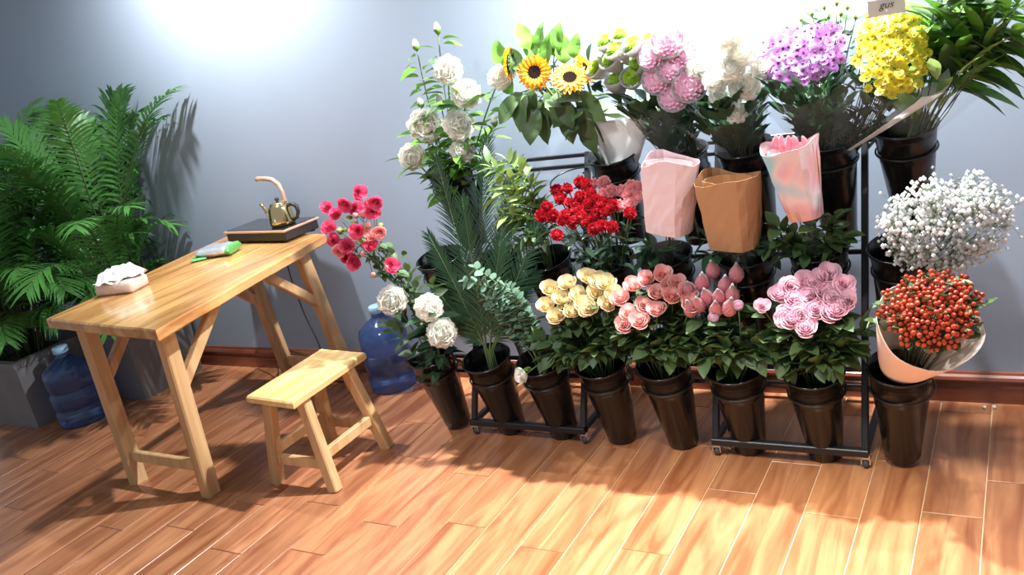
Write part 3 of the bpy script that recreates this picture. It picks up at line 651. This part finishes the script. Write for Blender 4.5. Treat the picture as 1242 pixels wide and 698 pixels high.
bunch([(852, 345), (865, 330), (880, 348), (893, 335), (858, 362), (873, 362), (888, 360), (868, 378), (848, 372), (835, 355), (884, 376), (838, 378)], 'netted_rose_bud', 'dusky pink pointed bud in a net sleeve', 'rosebud', 'netted pink buds', 0, 5, NETBUD, .042, yb(2.38, 380), 1.1, .25, leaves=13, lsize=.060, lrange=(.40, .9), part='netted_bud')
bunch([(895, 370), (865, 385)], 'netted_pale_bud', 'pale rounded bud in front of pointed netted buds', 'rosebud', 'pale netted buds', 0, 5, NETP, .016, 2.36, .2, .2, leaves=1, lsize=.04, part='netted_bloom')
bunch([(958, 350), (978, 345), (1003, 335), (948, 362), (965, 368), (985, 362), (1000, 358), (1022, 348), (953, 385), (972, 385), (990, 378), (1012, 365), (1028, 368), (978, 402), (1005, 384), (962, 392), (994, 345), (1016, 380)], 'pale_pink_rose', 'large pale pink rose in its bunch', 'rose', 'pale pink roses', 0, 6, ROSE['palepink'], .040, yb(2.36, 395), .95, .35, leaves=11, lsize=.064, lrange=(.48, .92))
hd = at(924, 373, 2.37); stem_flower('pale_pink_rose', 'single pale pink rose standing apart, left of the large pale pink bunch', 'rose', None, 0, 6, hd, ROSE['palepink'][0], .028, face_cam(hd, .5), 4, lsize=.06)
for (k, i, c, n_, grp, lab) in ((0, 3, (700, 428), 12, 'leafy sprigs below the cream roses', 'leafy sprig below the cream roses'), (0, 4, (800, 425), 12, 'leafy sprigs below the peach pink roses', 'leafy sprig below the peach pink roses'), (0, 5, (885, 425), 12, 'leafy sprigs below the netted buds', 'leafy sprig below the netted buds'), (0, 6, (990, 436), 12, 'leafy sprigs below the pale pink roses', 'leafy sprig below the pale pink roses')):
    for j in range(n_):
        tip = at(c[0]+(j/(n_-1)-.5)*95, c[1]+rnd(-22, 12), 2.385+rnd(-.03, .03)); b = inbucket(k, i, .10); leafy_stem('greenery_stem', lab, 'greenery', grp, bez(b, rimpt(k, i, .05).lerp(tip, .6)+V((0, 0, .02)), tip, 6), 'rose', 'leaf', 6, .062, start=.40)
b = inbucket(0, 6, .1); tip = at(1052, 400, 2.40); leafy_stem('greenery_stem', 'leafy twig reaching right from the pale pink roses toward the rack post', 'greenery', None, bez(b, b.lerp(tip, .5)+V((0, 0, .06)), tip, 6), 'rose', 'leaf', 5, .065, start=.5)

# ---- wraps
def wrap(parent, b, rb, c, rt, m, name='wrapper', nu=40, nv=12, ruff=.08, cut=None, ph=0, sq=0, gap=None, bulge=.0, tilt=None, seed=0, folds=9, squash=1.0, thick=None, crease=0):
    """open cone of sheet from circle (b, rb) to circle (c, rt); local to parent; cut(theta) = extra length at the top"""
    q = random.Random(seed); ax = (c-b); H = ax.length; ax.normalize(); ux = V((1, 0, 0)); ux = (ux-ax*ux.dot(ax)).normalized(); uy = ax.cross(ux)
    f1, f2 = q.uniform(0, 6), q.uniform(0, 6); mb = MB(); g0, g1 = gap if gap else (0, 2*PI)
    def fn(u, v):
        th = g0+(g1-g0)*u; top = 1+(cut(th) if cut else 0); t = v*top
        rr = rb+(rt-rb)*min(t, 1.3)**.9+bulge*math.sin(PI*min(1, t)); rr *= 1+ruff*v*(math.sin(th*folds+f1)*.6+math.sin(th*(folds*1.7)+f2)*.4)
        if sq: rr *= 1+sq*(1/max(abs(math.cos(th+ph)), abs(math.sin(th+ph)))-1.15)
        return b+ax*(H*t)+ux*math.cos(th)*rr+uy*math.sin(th)*rr*squash-parent.location
    mb.grid(fn, nu, nv)
    if crease: mb.v = [(x+q.uniform(-crease, crease), y+q.uniform(-crease, crease), z) for x, y, z in mb.v]
    o = obj(name, (mb, m, not crease), parent)
    if thick:
        md = o.modifiers.new('thickness', 'SOLIDIFY'); md.thickness = thick
    return o
def stems_part(t, b, pts, rad=.0016, m='cane', name='stems'):
    mb = MB()
    for p in pts: mb.tube([V(b)-t.location, (V(b).lerp(p, .6)+V((rnd(-.01, .01), rnd(-.01, .01), 0)))-t.location, V(p)-t.location], rad, 4)
    o = obj(name, (mb, m), t); o['kind'] = 'stuff'; return o
# hypericum berries in peach paper
b0 = rimpt(0, 7, -.12); bq = thing('berry_bouquet', 'bouquet of orange-red berries in pale peach paper, in the rightmost low bucket', 'bouquet', b0)
cB = at(1131, 372, 2.345); axis = (cB-rimpt(0, 7)).normalized()
wrap(bq, rimpt(0, 7, .0), .058, cB-V((0, 0, .03)), .142, 'paperpeach', 'paper_wrapper', cut=lambda th: -.06-.22*max(0, -math.sin(th))**1.5-.10*max(0, math.sin(th)), ruff=.03, folds=4, thick=.0012)
for j in range(54):
    a = j*2.39996; rho = math.sqrt((j+.5)/54); px = 1130+61*rho*math.cos(a); py = 378+44*rho*math.sin(a); hd = at(px, py, 2.33-.05*math.sqrt(1-rho*rho)+.0014*(378-py))
    d = face_cam(hd, .9, .5); m = MB()
    for q_ in range(6):
        e = V((math.cos(q_*1.05+a), math.sin(q_*1.05+a), 0))*(.013 if q_ < 5 else 0); pz = rnd(.0, .012); m.ball((e.x, e.y, .012+pz), .0066, 7, 5, 0, 1.15); m.tube([(0, 0, -.02), (e.x, e.y, .006+pz)], .0012, 3, 1)
    obj('berry_cluster', (m, ['berry', 'stem']), bq, hd-b0, aim(d, rnd(0, 6)), rnd(.95, 1.15))
    if True:
        for _ in range(3):
            dd = (d+V((rnd(-1, 1), rnd(-.3, .6), rnd(-1, 1)))).normalized(); put_leaf(bq, lf('rose', 'leaf'), hd-b0-d*.012+V((rnd(-.02, .02), 0, rnd(-.02, .02))), dd, rnd(.035, .05), rnd(-.5, .5))
stems_part(bq, b0, [at(1130+rnd(-40, 40), 380+rnd(-25, 25), 2.36) for _ in range(40)])

# ---- middle row
for n_, (px, py) in enumerate([(598, 205), (615, 195), (632, 205), (605, 225), (625, 235), (645, 225), (608, 260), (628, 270), (655, 250), (640, 285), (620, 300), (600, 240), (660, 290), (588, 195)]):
    b = inbucket(1, 2, .15); tip = at(px, py, 2.50+.03*(n_ % 3)); mid = at(650+rnd(-10, 14), (py+300)/2-20, 2.56)
    leafy_stem('leafy_branch', 'leafy branch left of the red carnations', 'branch', 'pale leafy branches in the middle row', bez(b, mid, tip, 8), 'rus', 'ruscus' if n_ < 7 or n_ == 11 else 'leaf', 7, .060, start=.45)
reds = [(675, 232), (688, 230), (703, 222), (712, 225), (680, 242), (692, 248), (704, 240), (716, 236), (670, 262), (664, 252), (687, 262), (700, 256), (714, 250), (726, 256), (694, 270), (706, 264), (722, 244), (698, 248), (684, 268), (712, 270), (722, 262), (735, 258), (720, 278), (730, 275), (742, 276), (763, 260), (675, 286), (732, 248), (657, 262), (744, 250)]
pinks = [(733, 222), (742, 232), (754, 232), (762, 236), (775, 228), (774, 240), (750, 250), (763, 250), (732, 236), (720, 224), (766, 226)]
bunch(reds, 'red_carnation', 'red carnation in the carnation bunch', 'carnation', 'red carnations', 1, 3, CARN['red'], .0245, lambda px, py: 2.50+(260-py)*.002, .6, .5, leaves=3, lkind='long', lmat='euca', lsize=.07, srad=.0020, stemmat='stem')
bunch(pinks, 'pink_carnation', 'pink carnation beside the red ones', 'carnation', 'pink carnations', 1, 3, CARN['pinkcarn'], .024, lambda px, py: 2.51+(260-py)*.002, .6, .5, leaves=3, lkind='long', lmat='euca', lsize=.07)
# paper bouquets
def paper_bouquet(lab, k, i, c_top, c_bot, rt, rb, m, seed, sqz=.6, filmlow=True, inner='budpink', lmat='leafdark', ycen=2.50):
    b0 = rimpt(k, i, -.10); t = thing('paper_bouquet', lab, 'bouquet', b0); ct = at(*c_top, ycen); cb = at(*c_bot, ycen+.02)
    wrap(t, cb, rb, ct, rt, m, 'paper_sleeve', sq=sqz, ph=.3, ruff=.04, folds=3, cut=lambda th: .05*math.sin(th*2+seed)+.03*math.sin(3*th), squash=.72, seed=seed, thick=.0008, nu=22, nv=7, crease=.0022)
    wrap(t, rimpt(k, i, -.03), .035, cb+(ct-cb)*.25, rb*1.08, 'film', 'film_wrapper', ruff=.12, seed=seed+1, folds=11)
    wrap(t, cb+(ct-cb)*.2, rb*.80, ct-(ct-cb)*.04, rt*.80, m, 'inner_paper', sq=.4, ph=1.0, ruff=.16, folds=5, squash=.6, seed=seed+2, thick=.0008, nu=22, nv=6, crease=.003)
    stems_part(t, b0, [cb.lerp(ct, .8)+V((rnd(-1, 1)*rt*.4, rnd(-1, 1)*rt*.3, 0)) for _ in range(16)])
    for j in range(9):
        p = rimpt(k, i, rnd(-.01, .05))+V((rnd(-.07, .07), rnd(-.07, .02), 0)); a = rnd(0, 6.28); put_leaf(t, lf('rose', lmat), p-b0, (math.cos(a), -.5, rnd(-.6, .5)), rnd(.05, .07), rnd(-.5, .5))
    return t, ct, cb
paper_bouquet('bouquet closed in pale pink paper, hanging over the middle row', 1, 4, (812, 194), (812, 280), .086, .070, 'paperpink', 4)
paper_bouquet('bouquet closed in brown kraft paper, right of the pale pink paper one', 1, 5, (883, 214), (892, 298), .095, .075, 'paperbrown', 9, .6)
t6, ct, cb = paper_bouquet('bouquet of pink buds in shiny iridescent wrapping above the green leaves', 1, 6, (956, 176), (978, 264), .080, .046, 'irid', 2, .5, lmat='leaf')
for j in range(9):
    hd = at(940+j % 5*9+rnd(-3, 3), 174+(j//5)*7+rnd(-4, 4), 2.50+.012*(j//5)); obj('bud', BUDR, t6, hd-t6.location, aim(V((rnd(-.3, .3), -.3, 1))), rnd(.018, .026))
for n_, (px, py) in enumerate([(945, 290), (1015, 262), (1025, 285), (930, 300), (1000, 300), (965, 300), (985, 275), (1005, 270), (940, 275), (955, 292), (975, 308), (1012, 292)]):
    b = inbucket(1, 6, .1); tip = at(px, py, 2.53+rnd(-.03, .03)); leafy_stem('greenery_stem', 'leafy stem below the iridescent bouquet', 'greenery', 'leafy stems below the iridescent bouquet', bez(b, b.lerp(tip, .6)+V((0, 0, .03)), tip, 6), 'rose', 'leaf', 4, .055, start=.4)
for n_, (px, py) in enumerate([(925, 295), (782, 300), (850, 290), (780, 318), (855, 312)]):
    kk = 4 if px < 850 else 5; b = inbucket(1, kk, .1); tip = at(px, py, 2.52); leafy_stem('greenery_stem', 'dark leafy stem beside the paper-wrapped bouquets', 'greenery', 'dark leaves beside the paper bouquets', bez(b, rimpt(1, kk, .05), tip, 6), 'rose', 'leafdark', 3, .062, start=.5)
# baby's breath
b0 = rimpt(1, 7, -.15); gy = thing('gypsophila_bunch', 'airy cloud of tiny white gypsophila flowers, right end of the middle row', 'flowers', b0)
mb = MB(); mt_ = MB(); ico = [(0, 0, 1)]+[(math.cos(i*2*PI/5), math.sin(i*2*PI/5), .0) for i in range(5)]+[(0, 0, -1)]
icf = [(0, 1+i, 1+(i+1) % 5) for i in range(5)]+[(6, 1+(i+1) % 5, 1+i) for i in range(5)]
def blob(c, s, mesh): mesh.add([(c.x+x*s, c.y+y*s, c.z+z*s) for x, y, z in ico], icf)
for j in range(190):
    a = R.random()*2*PI; rho = R.random()**.5; px = 1148+78*rho*math.cos(a); py = 272+52*rho*math.sin(a)-8*math.cos(a); rad = math.sqrt(max(0, 1-rho*rho))
    c = at(px, py, 2.52-rnd(-1, 1)*.11*rad-.02)-b0; root = V((0, 0, 0)); jn = root.lerp(c, .62)+V((rnd(-.02, .02), 0, .01))
    mt_.tube([root, jn, c], [.0011, .0008, .0006], 3)
    for _ in range(11):
        e = c+V((R.gauss(0, .017), R.gauss(0, .017), R.gauss(0, .015))); blob(e, rnd(.0046, .0076), mb); mt_.tube([c, e], .0005, 3, caps=False)
o = obj('blossoms', (mb, 'whitecool'), gy); o['kind'] = 'stuff'; o = obj('stems', (mt_, 'stem'), gy); o['kind'] = 'stuff'

# ---- top row
G = 'tall white peonies, top left'
bunch([(543, 85, .054), (566, 115, .056), (515, 153, .064), (556, 153, .058), (500, 190, .056), (561, 184, .050), (606, 94, .044)], 'white_peony', 'tall white peony above the dark palm', 'peony', G, 2, 0, PEONY, .044, 2.68, .25, .25, leaves=18, lkind='mid', lmat='leafbright', lsize=.085, lrange=(.25, .93), srad=.0028)
for px, py in ((531, 38), (505, 58), (511, 128), (534, 125), (600, 150)):
    hd = at(px, py, 2.70); stem_flower('peony_bud', 'closed whitish bud among the tall peonies', 'peony bud', 'peony buds', 2, 0, hd, BUDW, .030, V((.05, -.2, 1)), 20, 'mid', 'leafbright', .07, lrange=(.30, .97))
# sunflowers
def sunflower_parts():
    m = MB(); q = random.Random(3)
    for ring, (n, r0, r1, z) in enumerate([(22, .50, 1.0, .0), (20, .46, .90, .07), (16, .44, .76, .14)]):
        for i in range(n):
            a = i*2*PI/n+ring*.13+q.uniform(-.05, .05); L_ = r1*q.uniform(.92, 1.06); w = .115
            def fn(u, v): s = 2*u-1; rr = r0*.8+(L_-r0*.8)*v; ww = w*(math.sin(PI*(.15+.8*v))**.7); return (rr*math.cos(a)-s*ww*math.sin(a), rr*math.sin(a)+s*ww*math.cos(a), z+.22*v-.16*v*v+.04*abs(s))
            m.grid(fn, 2, 3)
    d = MB().lathe([(.62, -.02), (.60, .12), (.52, .18), (.3, .16), (1e-4, .11)], 24)
    b = MB().lathe([(1e-4, -.35), (.12, -.3), (.35, -.16), (.60, -.02)], 14)
    for i in range(16):
        a = i*2*PI/16; b.add([(.4*math.cos(a-.2), .4*math.sin(a-.2), -.1), (.4*math.cos(a+.2), .4*math.sin(a+.2), -.1), (.95*math.cos(a), .95*math.sin(a), -.12)], [(0, 1, 2)])
    return m.mesh('petals', 'sun'), d.mesh('seed_disc', 'sundisc'), b.mesh('sepals', 'leaf')
SPP = sunflower_parts()
def sunflower(px, py, y, s, face, lab):
    hd = at(px, py, y); f = V(face).normalized()
    def ex(t, h):
        q = aim(f); obj('seed_disc', SPP[1], t, h, q, s); obj('sepals', SPP[2], t, h, q, s)
    stem_flower('sunflower', lab, 'sunflower', None, 2, 3, hd, SPP[0], s, f, 5, 'wide', 'leaf', .09, .0045, part='petals', extra=ex, lrange=(.55, .93))
cdir = (CAM-at(648, 88, 2.66)).normalized()
sunflower(648, 88, 2.62, .058, cdir+V((0, 0, .1)), 'round sunflower facing front, middle of the sunflowers')
sunflower(691, 96, 2.62, .062, cdir+V((.1, 0, .9)), 'sunflower tilted upward, right of the round one')
sunflower(620, 77, 2.68, .056, cdir*.25+V((-1, .1, .05)), 'sunflower seen from the side at the left of the sunflowers')
sunflower(708, 84, 2.70, .054, cdir*.3+V((.9, .3, .4)), 'sunflower partly hidden behind the upward tilted one')
BLV = [((634, 112), (-.5, -.3, -.5)), ((682, 118), (.2, -.3, -.9)), ((645, 108), (-.1, -.3, -.6)), ((665, 108), (.3, -.3, -.5)), ((702, 112), (.5, -.3, -.6)), ((650, 72), (-.2, 0, 1)), ((632, 85), (-.4, 0, .8)), ((685, 78), (.1, 0, 1)), ((665, 78), (0, 0, 1)), ((622, 115), (-.4, 0, 1)), ((640, 60), (-.2, 0, 1)), ((655, 60), (.1, 0, 1)), ((677, 70), (-.1, 0, 1)), ((672, 65), (.3, 0, 1)), ((697, 72), (.15, 0, 1)), ((612, 80), (-.3, 0, .9)), ((640, 115), (-.5, -.2, -.8)), ((655, 120), (.1, -.2, -1)), ((668, 118), (.3, -.2, -.8)), ((700, 128), (.3, -.2, -1)), ((630, 118), (-.6, -.2, -.4)), ((662, 135), (-.2, -.3, -1)), ((710, 140), (.1, -.3, -1)), ((690, 130), (.0, -.3, -.7)), ((648, 128), (-.1, -.4, -.7)), ((675, 112), (.2, -.3, -.6))]
for gi in range(4):
    b = inbucket(2, 3, .15); t = thing('sunflower_foliage', 'stem of large leaves around the sunflowers', 'greenery', b, 'leafy stems around the sunflowers'); reg(t, at(655+gi*14, 105, 2.68))
    top = at(655+gi*14, 105, 2.68); obj('stem', (MB().tube([p-b for p in bez(b, rimpt(2, 3, .08), top, 6)], .004, 6), 'stem'), t)
    for (px, py), d in BLV[gi::4]:
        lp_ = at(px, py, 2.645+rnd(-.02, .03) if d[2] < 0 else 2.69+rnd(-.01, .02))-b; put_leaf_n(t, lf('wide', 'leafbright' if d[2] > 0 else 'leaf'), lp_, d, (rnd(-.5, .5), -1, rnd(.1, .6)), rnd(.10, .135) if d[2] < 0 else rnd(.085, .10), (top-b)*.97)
pw = thing('paper_wrapping', 'crumpled white wrapping paper sheet standing in the bucket below the sunflowers', 'paper', rimpt(2, 3, -.08))
wrap(pw, rimpt(2, 3, -.06)+V((.02, 0, 0)), .05, at(752, 135, 2.74), .115, 'paperwhite', 'sheet', ruff=.10, folds=4, squash=.5, seed=6, thick=.001, cut=lambda th: .12*math.sin(th+1))
# film wrapped bunches
def film_bundle(lab, k, i, ctop, rtop, name='film_wrapped_bunch', film='film', leafmat='leafdark', nleaf=170, ybot=None, y=2.66, lkind='rose', lsz=.058, cut=None, stems=14):
    b0 = rimpt(k, i, -.12); t = thing(name, lab, 'bouquet', b0); c = at(*ctop, y); b1 = rimpt(k, i, -.03)
    wrap(t, b1, .05, c, rtop, film, 'film_wrapper', ruff=.10, folds=7, seed=k*10+i, cut=cut, nu=56)
    for j in range(nleaf):
        u = rnd(.12, .98); cc = b1.lerp(c, u); rr = (.045+(rtop-.045)*u)*.90; a = rnd(0, 6.28); q = math.sqrt(R.random()); p = cc+V((math.cos(a)*rr*q, math.sin(a)*rr*q*.9, 0)); put_leaf(t, lf(lkind, leafmat), p-b0, V((math.cos(a)*.6, math.sin(a)*.6, .8)), lsz*rnd(.8, 1.3), rnd(-.7, .7))
    stems_part(t, b0, [c+V((rnd(-1, 1)*rtop*.6, rnd(-1, 1)*rtop*.6, -.02)) for _ in range(stems)]); return t, c, b0
t4, c, b0 = film_bundle('film-wrapped bunch of white-netted lime green chrysanthemums in the top row', 2, 4, (785, 118), .125, nleaf=170, cut=lambda th: .0)
for px, py in ((735, 52), (724, 84), (748, 62), (770, 56), (766, 96), (748, 100), (788, 52), (752, 45), (775, 80), (742, 74)):
    hd = at(px, py, 2.63+rnd(-.02, .03)); obj('netted_bloom', NETG, t4, hd-b0, aim((CAM-hd).normalized()*.45+V((rnd(-.7, .2), rnd(-.2, .1), rnd(.35, .9)))), .038*rnd(.9, 1.1))
for px, py in ((718, 52), (716, 104), (722, 112), (740, 118), (756, 112), (735, 108), (770, 108), (782, 66), (805, 110)):
    a = rnd(0, 6.28); put_leaf(t4, lf('rose', 'leafdark'), at(px, py, 2.65)-b0, (math.cos(a), -.4, math.sin(a)), .06)
t5p = thing('pink_chrysanthemum_bunch', 'bunch of white-netted lilac pink chrysanthemums in the top row', 'bouquet', rimpt(2, 4, -.12)+V((.04, 0, 0)))
NB = [(793, 68), (829, 70), (798, 97), (836, 104), (810, 52), (817, 118), (814, 84)]
for px, py in NB:
    hd = at(px, py, 2.62+rnd(-.02, .02)); obj('netted_bloom', NETP, t5p, hd-t5p.location, aim((CAM-hd).normalized()*.9+V((rnd(-.3, .3), 0, rnd(.0, .5)))), .052*rnd(.92, 1.08))
stems_part(t5p, t5p.location, [at(px, py, 2.65) for px, py in NB], .003)
for j in range(30): 
    a = rnd(0, 6.28); put_leaf(t5p, lf('rose', 'leafdark'), at(815+rnd(-25, 30), 125+rnd(-15, 35), 2.66)-t5p.location, (math.cos(a), -.3, math.sin(a)), .05)
t5, c, b0 = film_bundle('film-wrapped bunch of white chrysanthemums over dark foliage in the top row', 2, 5, (872, 118), .155, film='filmdark', nleaf=190)
for px, py, s in ((862, 78, .046), (902, 62, .050), (893, 138, .034), (872, 121, .032), (903, 104, .048), (868, 98, .040), (882, 45, .042), (925, 85, .034), (845, 85, .034), (886, 84, .042)):
    hd = at(px, py, 2.60+rnd(-.02, .03)); obj('bloom', MUMW, t5, hd-b0, aim(face_cam(hd, .5, .3)), s*1.12)
tp, c, b0 = film_bundle('film-wrapped bunch of small purple daisies in the top row', 2, 6, (975, 92), .155, film='filmdark', nleaf=230, leafmat='leafdark', lsz=.052)
for j in range(130):
    a = j*2.39996; rho = math.sqrt((j+.5)/130); px = 974+54*rho*math.cos(a); py = 65+36*rho*math.sin(a)-10*rho*math.cos(a); px += R.gauss(0, 3); py += R.gauss(0, 3); hd = at(px, py, 2.63-.05*math.sqrt(1-rho*rho)+.0012*(65-py)+rnd(-.006, .006))
    obj('flower', DP, tp, hd-b0, aim(face_cam(hd, .5, .6), rnd(0, 1)), rnd(.0115, .0142))
ty = thing('film_wrapped_bunch', 'film-wrapped bunch of small yellow daisies beside the purple ones', 'bouquet', rimpt(2, 6, -.12)+V((.03, .02, 0))); b0 = ty.location.copy()
cy_ = at(1078, 85, 2.66); wrap(ty, rimpt(2, 6, -.03)+V((.03, 0, 0)), .035, cy_, .125, 'film', 'film_wrapper', ruff=.08, folds=6, seed=31, cut=lambda th: .05*math.sin(th))
wrap(ty, rimpt(2, 6, -.02)+V((.02, -.005, 0)), .042, at(1070, 100, 2.655), .120, 'paperwhite', 'paper_wrapper', cut=lambda th: .35, gap=(-1.05, .30), ruff=.02, folds=3, seed=3, thick=.001)
for j in range(200):
    a = j*2.39996; rho = math.sqrt((j+.5)/200); px = 1083+42*rho*math.cos(a); py = 62+50*rho*math.sin(a); px += R.gauss(0, 3.5); py += R.gauss(0, 3.5); hd = at(px, py, 2.62-.05*math.sqrt(1-rho*rho)+.001*(60-py)+rnd(-.006, .006))
    obj('flower', DY, ty, hd-b0, aim(face_cam(hd, .5, .6), rnd(0, 1)), rnd(.0105, .014))
stems_part(ty, b0, [at(1080+rnd(-38, 38), 80+rnd(-25, 25), 2.66) for _ in range(30)])
for j in range(110):
    u = rnd(.2, .95); p = b0.lerp(cy_, u)+V((rnd(-1, 1), rnd(-1, 1)*.7, 0))*(.03+.08*u); put_leaf(ty, lf('rose', 'leafdark'), p-b0, (rnd(-1, 1), -.3, .7), .048)
# small filler flowers behind the purple daisies
for n_, (px, py) in enumerate([(985, 18), (1000, 10), (1015, 5), (1028, 10), (972, 25), (1038, 22), (1005, 22), (1020, 18)]):
    hd = at(px, py, 2.72); stem_flower('filler_sprig', 'budded green sprig behind the purple daisies', 'greenery', 'green sprigs behind the purple daisies', 2, 6, hd, BUDG, .012, V((0, -.3, 1)), 7, 'rose', 'leaf', .035, .0016, lrange=(.78, .98), part='bud')
# lilies
t7, c, b0 = film_bundle('clear film sleeve around the lower lily leaves in the top right bucket', 2, 7, (1148, 80), .120, name='film_sleeve', film='film', leafmat='ruscus', nleaf=26, lkind='long', lsz=.11, stems=10)
for n_, (px, py) in enumerate([(1142, -12), (1158, -15), (1180, -10), (1203, 0), (1228, 15), (1238, 45), (1215, 50), (1190, 30), (1140, 32), (1168, 35), (1243, 0), (1152, 45)]):
    b = inbucket(2, 7, .12); tip = at(px, py, 2.67+.02*(n_ % 4)); t = leafy_stem('lily_stem', 'long-leaved lily stem in the top right corner', 'lily', 'lily stems in the top right bucket', bez(b, rimpt(2, 7, .10).lerp(tip, .4), tip, 8), 'lily', ('leaf', 'leafbright', 'leafbright')[n_ % 3], 6, .155, start=.45, pitch=.95, srad=.0035)
    if n_ in (1, 2, 7): obj('bud', BUDG, t, tip-b, aim(V((.4, -.3, 1))), .05)
for px, py in ((1066, 122), (1075, 128)): pass
# white price card with script letters above the yellow daisies
cp = at(1075, 4, 2.60); cdv = thing('price_card', 'small white card with black script letters above the yellow daisies', 'card', cp-V((0, 0, .035)))
f = (CAM-cp).normalized(); f.z = 0; f.normalize(); q = f.to_track_quat('Z', 'Y')
obj('card', (MB().box((-.045, -.03, -.0006), (.045, .012, .0006)), 'card', False), cdv, (0, 0, .035), q)
obj('pick', (MB().tube([(0, 0, .02), (0, .02, -.12)], .002, 5), 'card'), cdv)
cu = bpy.data.curves.new('lettering', 'FONT'); cu.body = 'gus'; cu.size = .026; cu.extrude = .0004; cu.align_x = 'CENTER'; cu.shear = .35; cu.materials.append(MT['ink'])
_tmp = bpy.data.objects.new('lettering_curve', cu); lm = bpy.data.meshes.new_from_object(_tmp); bpy.data.objects.remove(_tmp); lt = bpy.data.objects.new('lettering', lm); COL.objects.link(lt); lt.parent = cdv; lt.rotation_mode = 'QUATERNION'; lt.rotation_quaternion = q; lt.location = V((0, 0, .035))+f*.0012-_U*.012
# two beads on the floor by the skirting
for px, lab in ((1194, 'small pale bead on the floor by the skirting, left of the pair'), (1206, 'small pale bead on the floor by the skirting, right of the pair')):
    p = atz(px, 495, .004); tag(obj('bead', (MB().ball((0, 0, 0), .006, 12, 8), 'bead'), None, (p.x, min(p.y, 2.94), .006)), lab, 'bead')
rank_labels()
